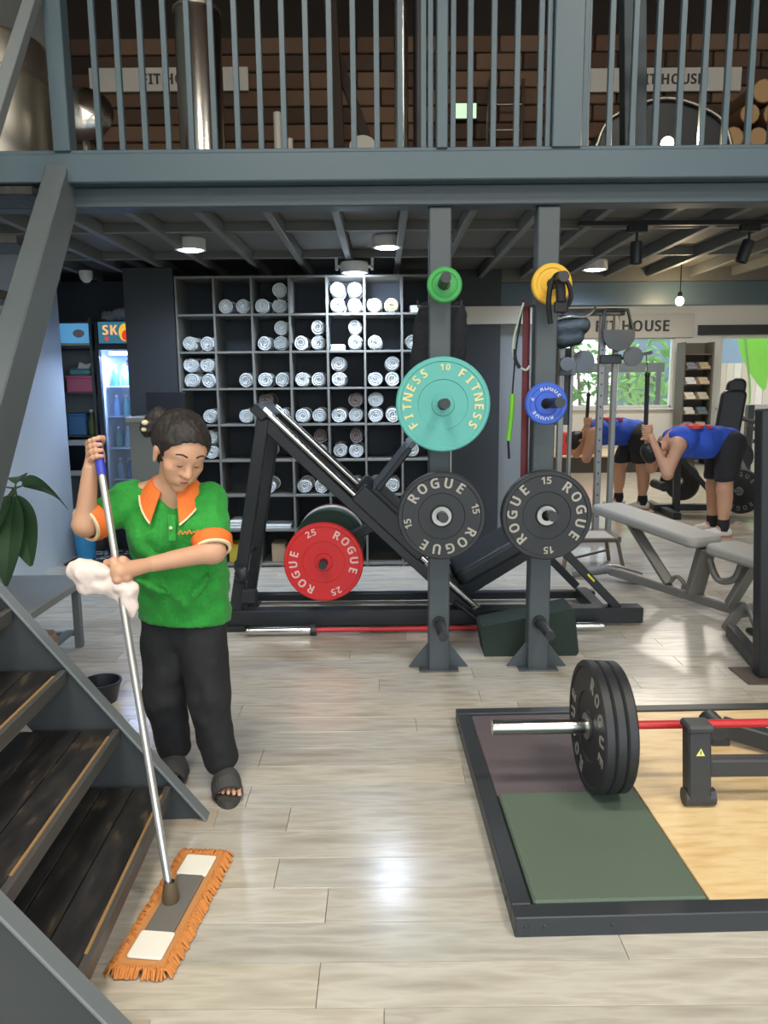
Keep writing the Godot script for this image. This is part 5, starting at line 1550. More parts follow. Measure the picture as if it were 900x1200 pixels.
	part("warning_mark", sp(Vector3(1.0185, 0.246, -2.3275), Vector3(1.0215, 0.258, -2.327), 0.0), mat("black_satin", c8(34, 35, 37), 0.45), t)

# ---------------------------------------------------------------- cable machine, benches and stations beyond
func build_right_side() -> void:
	var grey := mat("cable_grey", c8(84, 88, 90), 0.45, 0.2)
	var silver := mat("tube_silver", c8(124, 124, 121), 0.35, 0.6)
	var blk := mat("machine_black", c8(34, 38, 42), 0.42)
	var chrome := mat("chrome", c8(205, 205, 204), 0.18, 1.0)
	var pads := mat("machine_pad", c8(32, 37, 42), 0.5)
	# cable machine
	var z := -7.0
	var t := thing("cable_machine", "tall silver cable machine with perforated uprights and pulleys", "cable machine", Vector3(1.85, 0, z))
	part("base", sp(Vector3(1.50, 0.0, z - 0.28), Vector3(2.16, 0.05, z + 0.14), 0.006), grey, t)
	for q: Array in [[1.60, 0.05], [1.69, 0.03], [1.955, 0.055], [2.075, 0.045]]:
		part("upright", sp(Vector3(q[0] - q[1] / 2, 0.05, z - 0.03), Vector3(q[0] + q[1] / 2, 2.02, z + 0.03), 0.004), silver, t)
	for k in 16:
		part("hole", lt([[0.0, 0.0008], [0.009, 0.0008], [0.009, 0.0]], Vector3(1.955, 0.22 + 0.1 * k, z + 0.03), Basis(Vector3(1, 0, 0), Vector3(0, 0, 1), Vector3(0, -1, 0)), 10), blk, t)
	part("top_bar", sp(Vector3(1.54, 2.02, z - 0.05), Vector3(2.14, 2.08, z + 0.05), 0.006), grey, t)
	for q: Array in [[1.79, 1.62, 0.10, -0.05], [2.21, 1.66, 0.085, 0.02], [1.62, 1.60, 0.06, 0.05]]:
		part("pulley", lt([[0.0, -0.015], [q[2], -0.015], [q[2], -0.008], [q[2] - 0.01, 0.0], [q[2], 0.008], [q[2], 0.015], [0.0, 0.015]], Vector3(q[0], q[1], z + 0.06 + q[3]), Basis(Vector3(1, 0, 0), Vector3(0, 0, 1), Vector3(0, -1, 0)), 28), grey, t)
	part("carriage", sp(Vector3(1.93, 1.60, z - 0.05), Vector3(2.12, 1.68, z + 0.06), 0.006), blk, t)
	part("carriage", sp(Vector3(1.57, 1.50, z - 0.05), Vector3(1.72, 1.62, z + 0.06), 0.006), grey, t)
	part("weight_guard", sp(Vector3(1.58, 1.05, z - 0.20), Vector3(1.72, 1.75, z - 0.17)), grey, t)
	for k in 8:
		part("weight_block", sp(Vector3(1.56, 0.10 + 0.052 * k, z - 0.24), Vector3(1.74, 0.148 + 0.052 * k, z - 0.10)), blk, t)
	part("arm", br(Vector3(2.09, 1.64, z), Vector3(2.42, 1.70, z - 0.05), 0.03, 0.03), grey, t)
	# handles hung at the top of the machine
	t = thing("row_handle", "dark trapezoid row handle hooked on top of the cable machine", "cable handle", Vector3(2.05, 2.08, z + 0.08))
	part("frame_bar", tb([Vector3(1.93, 1.87, z + 0.10), Vector3(1.94, 2.06, z + 0.10), Vector3(2.14, 2.06, z + 0.10), Vector3(2.20, 1.87, z + 0.10)], 0.016, 10), blk, t)
	part("plate", sl([Vector2(-0.13, 0.02), Vector2(0.15, 0.02), Vector2(0.15, -0.06), Vector2(0.10, -0.14), Vector2(0.02, -0.165), Vector2(-0.07, -0.14), Vector2(-0.12, -0.07)], 0.03, Vector3(2.06, 1.87, z + 0.10)), mat("handle_dark", c8(60, 64, 66), 0.5), t)
	t = thing("dark_bag", "dark teal bag hanging from the cable machine's top bar", "bag", Vector3(1.64, 1.7, z + 0.1))
	var b := []
	body_capsule(b, Vector3(1.53, 1.90, z + 0.12), Vector3(1.74, 1.93, z + 0.12), 0.075, 0.075)
	body_capsule(b, Vector3(1.56, 1.80, z + 0.12), Vector3(1.70, 1.82, z + 0.12), 0.07, 0.06)
	part("body", net(b, 0.015, 0.04, 0.006, 20.0), mat("bag_teal", c8(24, 34, 37), 0.7), t)
	part("trim", tb(arc([Vector3(1.48, 1.965, z + 0.16), Vector3(1.6, 2.0, z + 0.18), Vector3(1.76, 2.0, z + 0.16), Vector3(1.86, 2.08, z + 0.10)]), 0.012, 8), silver, t)
	# straight bars the two men hold, on cables
	for q: Array in [[Vector3(2.40, 1.50, -7.08), Vector3(2.435, 1.00, -7.16), "held by the man in front", 1.70], [Vector3(2.30, 1.30, -8.70), Vector3(2.30, 0.96, -8.74), "held by the man behind the cable machine", 1.75]]:
		t = thing("pull_bar", "black pull-down bar on a cable " + q[2], "cable bar", q[1], 0.0, "cable bars in use")
		part("bar", tb([q[0], q[1]], 0.02, 12), blk, t)
		part("knob", bl(q[0], Vector3(0.026, 0.03, 0.026), 12), blk, t)
		part("cable", tb([q[0], Vector3(q[0].x - 0.02, q[3], q[0].z)], 0.004, 6), blk, t)
	# adjustable bench, grey pads
	var pad_grey := mat("bench_pad_grey", c8(146, 144, 138), 0.55)
	var bronze := mat("bench_frame_grey", c8(124, 122, 116), 0.4, 0.4)
	t = thing("adjustable_bench", "grey padded adjustable bench on a bent steel frame", "bench", Vector3(1.95, 0, -4.9))
	var a := Vector3(1.60, 0.545, -5.52)
	var e := Vector3(1.985, 0.465, -4.60)
	var d := (e - a).normalized()
	var side := Vector3.UP.cross(d).normalized()
	part("back_pad", pd(0.27, a.distance_to(e), 0.065, (a + e) / 2, Basis(side, d, side.cross(d)), 0.06, 0.025), pad_grey, t)
	var s0 := Vector3(2.02, 0.455, -4.545)
	var s1 := Vector3(2.20, 0.435, -4.12)
	var sd := (s1 - s0).normalized()
	part("seat_pad", pd(0.27, s0.distance_to(s1), 0.065, (s0 + s1) / 2, Basis(side, sd, side.cross(sd)), 0.06, 0.025), pad_grey, t)
	part("base_beam", br(Vector3(1.66, 0.075, -5.50), Vector3(2.16, 0.075, -4.42), 0.06, 0.06, Vector3.UP, 0.008), bronze, t)
	part("rear_foot", tb(arc([Vector3(1.40, 0.04, -5.58), Vector3(1.58, 0.075, -5.52), Vector3(1.68, 0.09, -5.48), Vector3(1.86, 0.04, -5.42)]), 0.038, 12), silver, t)
	part("front_foot", tb(arc([Vector3(1.98, 0.03, -4.28), Vector3(2.12, 0.10, -4.40), Vector3(2.22, 0.09, -4.40), Vector3(2.36, 0.03, -4.46)]), 0.032, 12), silver, t)
	part("foot_pad", pd(0.10, 0.13, 0.02, Vector3(2.14, 0.014, -4.24), Basis(Vector3(1, 0, 0), Vector3(0, 0, 1), Vector3(0, -1, 0)), 0.03, 0.008), blk, t)
	part("front_bend", tb(arc([Vector3(2.13, 0.09, -4.50), Vector3(2.15, 0.12, -4.38), Vector3(2.145, 0.07, -4.28), Vector3(2.14, 0.025, -4.22)]), 0.03, 12), bronze, t)
	part("post", br(Vector3(1.985, 0.10, -4.78), Vector3(2.0, 0.43, -4.66), 0.10, 0.08, Vector3(0, 0, 1), 0.01), bronze, t)
	part("seat_post", br(Vector3(2.09, 0.10, -4.50), Vector3(2.14, 0.41, -4.32), 0.06, 0.06, Vector3(0, 0, 1), 0.008), bronze, t)
	part("adjuster", br(Vector3(1.71, 0.49, -5.28), Vector3(1.90, 0.11, -4.98), 0.065, 0.05, Vector3(0, 0, 1), 0.008), bronze, t)
	part("adjuster_handle", tb(arc([Vector3(1.90, 0.12, -4.97), Vector3(1.93, 0.17, -4.94), Vector3(1.965, 0.13, -4.90), Vector3(1.955, 0.09, -4.90)]), 0.014, 8), bronze, t)
	part("curved_bracket", tb(arc([Vector3(2.0, 0.36, -4.62), Vector3(2.03, 0.25, -4.55), Vector3(2.08, 0.28, -4.44), Vector3(2.10, 0.40, -4.40)]), 0.022, 10), bronze, t)
	part("pull_pin", bl(Vector3(2.20, 0.34, -4.30), Vector3(0.02, 0.02, 0.02), 10), mat("pin_yellow", c8(214, 186, 80), 0.5), t, "yellow pull pin")
	part("pin_rod", tb([Vector3(2.20, 0.34, -4.30), Vector3(2.12, 0.35, -4.36)], 0.009, 8), blk, t)
	# small step stool
	var wood := mat("stool_frame", c8(104, 90, 80), 0.5)
	t = thing("step_stool", "small step stool on a brown tube frame behind the grey bench", "step stool", Vector3(1.62, 0, -5.95))
	part("tread", sp(Vector3(1.40, 0.235, -6.10), Vector3(1.80, 0.255, -5.80)), mat("stool_top", c8(176, 168, 152), 0.6), t)
	for q: Array in [[1.41, -5.79, -0.04, 0.04], [1.79, -5.79, 0.05, 0.04], [1.41, -6.11, -0.04, -0.04], [1.79, -6.11, 0.05, -0.04]]:
		part("leg", tb([Vector3(q[0], 0.245, q[1]), Vector3(q[0] + q[2], 0.0, q[1] + q[3])], 0.015, 8), wood, t)
	for q: Array in [[1.41, -5.79, 1.79, -5.79], [1.41, -6.11, 1.79, -6.11], [1.41, -5.79, 1.41, -6.11], [1.79, -5.79, 1.79, -6.11]]:
		part("rim_tube", tb([Vector3(q[0], 0.245, q[1]), Vector3(q[2], 0.245, q[3])], 0.015, 8), wood, t)
	part("stretcher", tb([Vector3(1.385, 0.09, -5.77), Vector3(1.82, 0.09, -6.13)], 0.010, 8), wood, t)
	# black rack post at the picture's edge
	t = thing("rack_post", "black rack upright with a rear foot standing on the floor past the platform", "rack upright", Vector3(1.83, 0, -3.6))
	part("upright", br(Vector3(1.855, 0.01, -3.60), Vector3(1.775, 1.31, -3.60), 0.065, 0.075, Vector3(0, 0, 1), 0.005), blk, t)
	part("base_plate", sp(Vector3(1.74, 0.0, -3.72), Vector3(1.98, 0.008, -3.50)), mat("base_plate_dark", c8(84, 74, 66), 0.6), t)
	part("rear_foot", br(Vector3(1.865, 0.045, -3.63), Vector3(1.96, 0.045, -4.18), 0.06, 0.07, Vector3.UP, 0.005), blk, t)
	# plate loaded station behind the man
	t = thing("bench_station", "black plate loaded bench station with upright pad behind the bent man", "exercise machine", Vector3(3.6, 0, -8.3))
	part("base_beam", sp(Vector3(3.0, 0.02, -8.50), Vector3(4.5, 0.09, -8.42)), blk, t)
	part("cross_foot", sp(Vector3(3.06, 0.0, -8.9), Vector3(3.14, 0.07, -8.0)), blk, t)
	part("cross_foot", sp(Vector3(4.3, 0.0, -8.9), Vector3(4.38, 0.07, -8.0)), blk, t)
	part("upright", br(Vector3(3.22, 0.02, -8.36), Vector3(3.20, 0.66, -8.36), 0.07, 0.06, Vector3(0, 0, 1)), blk, t)
	part("brace", br(Vector3(3.22, 0.64, -8.36), Vector3(3.62, 0.20, -8.36), 0.05, 0.05, Vector3(0, 0, 1)), blk, t)
	part("seat_pad", pd(0.30, 0.55, 0.08, Vector3(3.45, 0.69, -8.38), Basis(Vector3(0, 0, 1), Vector3(1, 0, 0), Vector3(0, 1, 0)), 0.05, 0.025), pads, t)
	part("leg_roller", tb([Vector3(3.02, 0.32, -8.2), Vector3(3.02, 0.32, -8.52)], 0.05, 14), pads, t)
	part("roller_arm", br(Vector3(3.03, 0.32, -8.36), Vector3(3.10, 0.62, -8.36), 0.03, 0.03, Vector3(0, 0, 1)), blk, t)
	part("mast", br(Vector3(3.86, 0.05, -8.46), Vector3(3.80, 1.25, -8.46), 0.08, 0.08, Vector3(0, 0, 1)), blk, t)
	part("back_pad", pd(0.26, 0.66, 0.10, Vector3(3.74, 1.02, -8.36), Basis(Vector3(1, 0.0, 0.25).normalized(), Vector3(0.12, 1, 0).normalized(), Vector3(-0.25, 0, 1).normalized()), 0.07, 0.035), pads, t)
	part("head_pad", pd(0.20, 0.22, 0.09, Vector3(3.80, 1.36, -8.38), Basis(Vector3(1, 0.0, 0.25).normalized(), Vector3(0.12, 1, 0).normalized(), Vector3(-0.25, 0, 1).normalized()), 0.08, 0.035), pads, t)
	for q: Array in [[3.9, 0.95], [3.98, 0.80], [4.02, 0.62]]:
		part("handle_arm", tb([Vector3(q[0], q[1], -8.30), Vector3(q[0] + 0.35, q[1] - 0.08, -8.25)], 0.022, 10), grey, t)
	part("light_strut", br(Vector3(3.78, 0.72, -8.28), Vector3(4.02, 0.25, -8.22), 0.05, 0.03, Vector3(0, 0, 1)), silver, t)
	part("support_post", sp(Vector3(3.50, 0.0, -7.96), Vector3(3.58, 0.30, -7.88)), grey, t)
	part("plate_horn", tb([Vector3(3.42, 0.30, -8.06), Vector3(4.05, 0.30, -7.90)], 0.024, 12), grey, t)
	plate("bumper_plate", "black plate low on the station, facing the bent man's leg", "plates on the far station", Vector3(3.74, 0.30, -7.98), Basis(Vector3.UP, -0.95), 0.235, 0.05, c8(38, 41, 44), c8(130, 128, 122), [["ROGUE", 0, 24], ["ROGUE", 180, 24]])
	plate("bumper_plate", "black plate partly hidden behind the bent man's leg", "plates on the far station", Vector3(3.40, 0.32, -8.72), Basis(Vector3.UP, -0.95), 0.225, 0.05, c8(38, 41, 44), c8(130, 128, 122), [])
	# second machine farther along at the picture's edge
	t = thing("press_machine", "grey and black press machine at the edge beside the station", "exercise machine", Vector3(4.6, 0, -9.3))
	part("base", sp(Vector3(4.35, 0.0, -9.6), Vector3(5.2, 0.07, -9.3)), blk, t)
	part("mast", sp(Vector3(4.44, 0.07, -9.5), Vector3(4.52, 1.15, -9.42)), grey, t)
	part("arm", tb(arc([Vector3(4.30, 1.02, -9.40), Vector3(4.5, 0.95, -9.36), Vector3(4.8, 0.98, -9.36)]), 0.028, 10), grey, t)
	part("seat_pad", pd(0.34, 0.36, 0.09, Vector3(4.85, 0.52, -9.42), Basis(Vector3(1, 0, 0), Vector3(0, 0, 1), Vector3(0, -1, 0)), 0.06, 0.03), pads, t)
	part("seat_post", sp(Vector3(4.81, 0.07, -9.46), Vector3(4.89, 0.48, -9.38)), blk, t)
	plate("bumper_plate", "black plate on the press machine at the picture's edge", "plates on the far station", Vector3(4.22, 0.55, -9.2), Basis(Vector3.UP, -0.5), 0.2, 0.05, c8(38, 41, 44), c8(130, 128, 122), [])
	part("plate_horn", tb([Vector3(4.22, 0.55, -9.1) - Vector3(4.22, 0.55, -9.2) + org, Vector3(0.2, 0.0, -0.28) + org], 0.02, 10), grey, t).position = Vector3(4.22, 0.55, -9.2) - t.position

# ---------------------------------------------------------------- soft bodies: joined capsules meshed as one skin
func body_capsule(list: Array, a: Vector3, b: Vector3, ra: float, rb: float, flat := Vector3.ZERO, squash := 1.0) -> void:
	list.append([a, b, ra, rb, flat, squash])

# surface net of the smooth union of capsules; cuts are [point, normal] half-spaces that are kept on the normal's far side
func net(caps: Array, cell: float, k := 0.02, ripple := 0.0, freq := 12.0, cuts := [], holes := [], into: SurfaceTool = null) -> SurfaceTool:
	var lo := Vector3.INF
	var hi := -Vector3.INF
	for c: Array in caps:
		var r := maxf(c[2], c[3]) + k + cell * 2.0
		lo = lo.min(c[0].min(c[1]) - Vector3.ONE * r)
		hi = hi.max(c[0].max(c[1]) + Vector3.ONE * r)
	var nx := int((hi.x - lo.x) / cell) + 2
	var ny := int((hi.y - lo.y) / cell) + 2
	var nz := int((hi.z - lo.z) / cell) + 2
	var g := PackedFloat32Array()
	g.resize(nx * ny * nz)
	g.fill(1.0)
	for c: Array in caps:
		var a: Vector3 = c[0]
		var b: Vector3 = c[1]
		var ra: float = c[2]
		var rb: float = c[3]
		var fl: Vector3 = c[4]
		var inv: float = 1.0 / float(c[5]) - 1.0
		var has := fl != Vector3.ZERO
		var m := maxf(ra, rb) + k + cell * 2.0
		var l0 := ((a.min(b) - Vector3.ONE * m - lo) / cell).floor().max(Vector3.ZERO)
		var h0 := ((a.max(b) + Vector3.ONE * m - lo) / cell).ceil().min(Vector3(nx - 1, ny - 1, nz - 1))
		var ab := b - a
		var len2 := maxf(ab.length_squared(), 1e-9)
		for iz in range(int(l0.z), int(h0.z) + 1):
			for iy in range(int(l0.y), int(h0.y) + 1):
				var row := (iz * ny + iy) * nx
				var p := Vector3(lo.x + l0.x * cell, lo.y + iy * cell, lo.z + iz * cell)
				for ix in range(int(l0.x), int(h0.x) + 1):
					var q := p - a
					p.x += cell
					if has: q += fl * (q.dot(fl) * inv)
					var h := clampf(q.dot(ab) / len2, 0.0, 1.0)
					var d := (q - ab * h).length() - lerpf(ra, rb, h)
					var o := g[row + ix]
					var e := k - absf(o - d)
					if e > 0.0: g[row + ix] = minf(o, d) - e * e / (4.0 * k)
					elif d < o: g[row + ix] = d
	for h: Array in holes:
		var r: float = h[2]
		for iz in nz:
			for iy in ny:
				for ix in nx:
					var i := (iz * ny + iy) * nx + ix
					if g[i] < cell * 2:
						var p := lo + Vector3(ix, iy, iz) * cell
						var ab: Vector3 = h[1] - h[0]
						var t := clampf((p - h[0]).dot(ab) / maxf(ab.length_squared(), 1e-9), 0, 1)
						g[i] = maxf(g[i], r - (p - h[0] - ab * t).length())
	if ripple > 0.0 or cuts:
		var nn := FastNoiseLite.new()
		nn.seed = 5
		nn.frequency = freq
		nn.fractal_octaves = 2
		for iz in nz:
			for iy in ny:
				for ix in nx:
					var i := (iz * ny + iy) * nx + ix
					if absf(g[i]) < ripple + cell * 2.5 or (cuts and g[i] < cell * 2.5):
						var p := lo + Vector3(ix, iy, iz) * cell
						if ripple > 0.0: g[i] += ripple * nn.get_noise_3d(p.x, p.y * 0.7, p.z)
						for c: Array in cuts:
							g[i] = maxf(g[i], (p - c[0]).dot(c[1]))
	# surface net
	var vid := {}
	var pos := PackedVector3Array()
	var nor := PackedVector3Array()
	var corner := [0, 1, nx, nx + 1, nx * ny, nx * ny + 1, nx * ny + nx, nx * ny + nx + 1]
	var edges := [[0, 1], [2, 3], [4, 5], [6, 7], [0, 2], [1, 3], [4, 6], [5, 7], [0, 4], [1, 5], [2, 6], [3, 7]]
	var cv := []
	for i in 8: cv.append(Vector3(i & 1, (i >> 1) & 1, (i >> 2) & 1))
	var cells := PackedInt32Array()
	for iz in nz - 1:
		for iy in ny - 1:
			var row := (iz * ny + iy) * nx
			for ix in nx - 1:
				var i := row + ix
				var s0 := g[i] < 0.0
				if (g[i + 1] < 0.0) == s0 and (g[i + nx] < 0.0) == s0 and (g[i + nx + 1] < 0.0) == s0 and (g[i + corner[4]] < 0.0) == s0 and (g[i + corner[5]] < 0.0) == s0 and (g[i + corner[6]] < 0.0) == s0 and (g[i + corner[7]] < 0.0) == s0:
					continue
				var sum := Vector3.ZERO
				var n := 0
				for e: Array in edges:
					var da := g[i + corner[e[0]]]
					var db := g[i + corner[e[1]]]
					if (da < 0.0) != (db < 0.0):
						sum += cv[e[0]].lerp(cv[e[1]], da / (da - db))
						n += 1
				var f := sum / n
				vid[i] = pos.size()
				cells.append(i)
				pos.append(lo + (Vector3(ix, iy, iz) + f) * cell)
				var gr := Vector3(g[i + 1] - g[i] + g[i + nx + 1] - g[i + nx] + g[i + corner[5]] - g[i + corner[4]] + g[i + corner[7]] - g[i + corner[6]],
					g[i + nx] - g[i] + g[i + nx + 1] - g[i + 1] + g[i + corner[6]] - g[i + corner[4]] + g[i + corner[7]] - g[i + corner[5]],
					g[i + corner[4]] - g[i] + g[i + corner[5]] - g[i + 1] + g[i + corner[6]] - g[i + nx] + g[i + corner[7]] - g[i + nx + 1])
				nor.append(gr.normalized())
	var st := into if into else mb()
	for i in cells:
		var s0 := g[i] < 0.0
		for ax in 3:
			var step: int = [1, nx, nx * ny][ax]
			if (g[i + step] < 0.0) == s0: continue
			var u: int = [nx, nx * ny, 1][ax]
			var w: int = [nx * ny, 1, nx][ax]
			if not (vid.has(i - u) and vid.has(i - w) and vid.has(i - u - w)): continue
			var A: int = vid[i]
			var B: int = vid[i - u]
			var C: int = vid[i - u - w]
			var D: int = vid[i - w]
			stri(st, pos[A], pos[B], pos[C], nor[A], nor[B], nor[C])
			stri(st, pos[A], pos[C], pos[D], nor[A], nor[C], nor[D])
	return st

# ---------------------------------------------------------------- people
func chain(list: Array, pts: Array, radii: Array, flat := Vector3.ZERO, squash := 1.0) -> void:
	for i in pts.size() - 1:
		body_capsule(list, pts[i], pts[i + 1], radii[i], radii[i + 1], flat, squash)

# head in its own frame: z the way the face looks, y up; s scales it
func head_caps(c: Vector3, b: Basis, s: float) -> Array:
	var l := []
	var P := func(x: float, y: float, z: float) -> Vector3: return c + b * (Vector3(x, y, z) * s)
	body_capsule(l, P.call(0, 0.035, -0.025), P.call(0, 0.04, 0.005), 0.080 * s, 0.078 * s)
	body_capsule(l, P.call(0, 0.03, 0.026), P.call(0, -0.045, 0.032), 0.062 * s, 0.050 * s)
	body_capsule(l, P.call(0, -0.07, 0.036), P.call(0, -0.086, 0.052), 0.040 * s, 0.024 * s)
	for q: float in [-1.0, 1.0]:
		body_capsule(l, P.call(q * 0.034, -0.015, 0.048), P.call(q * 0.024, -0.05, 0.050), 0.030 * s, 0.026 * s)
		body_capsule(l, P.call(q * 0.030, 0.034, 0.068), P.call(q * 0.012, 0.030, 0.076), 0.014 * s, 0.012 * s)
		body_capsule(l, P.call(q * 0.078, 0.008, -0.005), P.call(q * 0.076, -0.026, 0.0), 0.015 * s, 0.010 * s, b.x, 0.55)
		body_capsule(l, P.call(q * 0.028, 0.012, 0.070), P.call(q * 0.032, 0.010, 0.068), 0.012 * s, 0.012 * s)
	body_capsule(l, P.call(0, 0.016, 0.082), P.call(0, -0.020, 0.098), 0.008 * s, 0.0125 * s)
	for q: float in [-1.0, 1.0]:
		body_capsule(l, P.call(q * 0.008, -0.023, 0.090), P.call(q * 0.012, -0.024, 0.084), 0.008 * s, 0.007 * s)
	body_capsule(l, P.call(-0.017, -0.049, 0.076), P.call(0.017, -0.049, 0.076), 0.008 * s, 0.008 * s)
	body_capsule(l, P.call(-0.013, -0.060, 0.074), P.call(0.013, -0.060, 0.074), 0.009 * s, 0.009 * s)
	return l

func face_parts(t: Node3D, c: Vector3, b: Basis, s: float, hair: Material) -> void:
	var P := func(x: float, y: float, z: float) -> Vector3: return c + b * (Vector3(x, y, z) * s)
	for q: float in [-1.0, 1.0]:
		part("eyebrow", tb(arc([P.call(q * 0.014, 0.042, 0.0895), P.call(q * 0.030, 0.047, 0.084), P.call(q * 0.046, 0.040, 0.072)], 4), 0.0026 * s, 6), hair, t)
		part("eyelash", tb(arc([P.call(q * 0.016, 0.008, 0.0825), P.call(q * 0.029, 0.003, 0.0825), P.call(q * 0.043, 0.008, 0.074)], 4), 0.0020 * s, 6), hair, t)
	part("lips", tb(arc([P.call(-0.021, -0.054, 0.0795), P.call(0, -0.0545, 0.0875), P.call(0.021, -0.054, 0.0795)], 4), [0.002 * s, 0.003 * s, 0.0035 * s, 0.004 * s, 0.0042 * s, 0.004 * s, 0.0035 * s, 0.003 * s, 0.002 * s], 8), mat("lips_rose", c8(158, 92, 84), 0.5), t)

# a hand closed round a rod: c is the rod's middle in the grip, ax the rod's way, back points from the rod to the knuckles' palm side
func grip(l: Array, c: Vector3, ax: Vector3, out: Vector3, wrist: Vector3, rod: float, s: float) -> void:
	var z := ax.normalized()
	var o := (out - z * out.dot(z)).normalized()       # towards the back of the hand
	var w := z.cross(o)                                # round the rod
	var palm := c + o * (rod + 0.020 * s)
	chain(l, [wrist, palm - z * 0.005 * s], [0.024 * s, 0.030 * s])
	body_capsule(l, palm - z * 0.030 * s - w * 0.012 * s, palm + z * 0.030 * s - w * 0.012 * s, 0.017 * s, 0.016 * s)
	body_capsule(l, palm - z * 0.028 * s + w * 0.014 * s, palm + z * 0.030 * s + w * 0.014 * s, 0.016 * s, 0.015 * s)
	for k in 4:
		var f := (k - 1.5) * 0.0205 * s
		var r: float = [0.0078, 0.0086, 0.0084, 0.0074][k] * s
		var R := rod + r * 0.95
		var p0 := palm + z * f + w * 0.022 * s
		var pts := [p0]
		for a: float in [55.0, 100.0, 150.0, 200.0]:
			var an := deg_to_rad(a)
			pts.append(c + z * (f * 1.02) + (o * cos(an) + w * sin(an)) * (R + (0.006 * s if a < 60 else 0.0)))
		chain(l, pts, [r * 1.15, r * 1.1, r, r * 0.95, r * 0.85])
	# thumb from the side of the palm, closing from the other way
	var tp := palm + z * 0.030 * s - w * 0.016 * s
	var pts2 := [tp]
	for a: float in [-70.0, -120.0, -165.0]:
		var an := deg_to_rad(a)
		pts2.append(c + z * (0.036 * s) + (o * cos(an) + w * sin(an)) * (rod + 0.009 * s))
	chain(l, pts2, [0.013 * s, 0.0105 * s, 0.0095 * s, 0.008 * s])

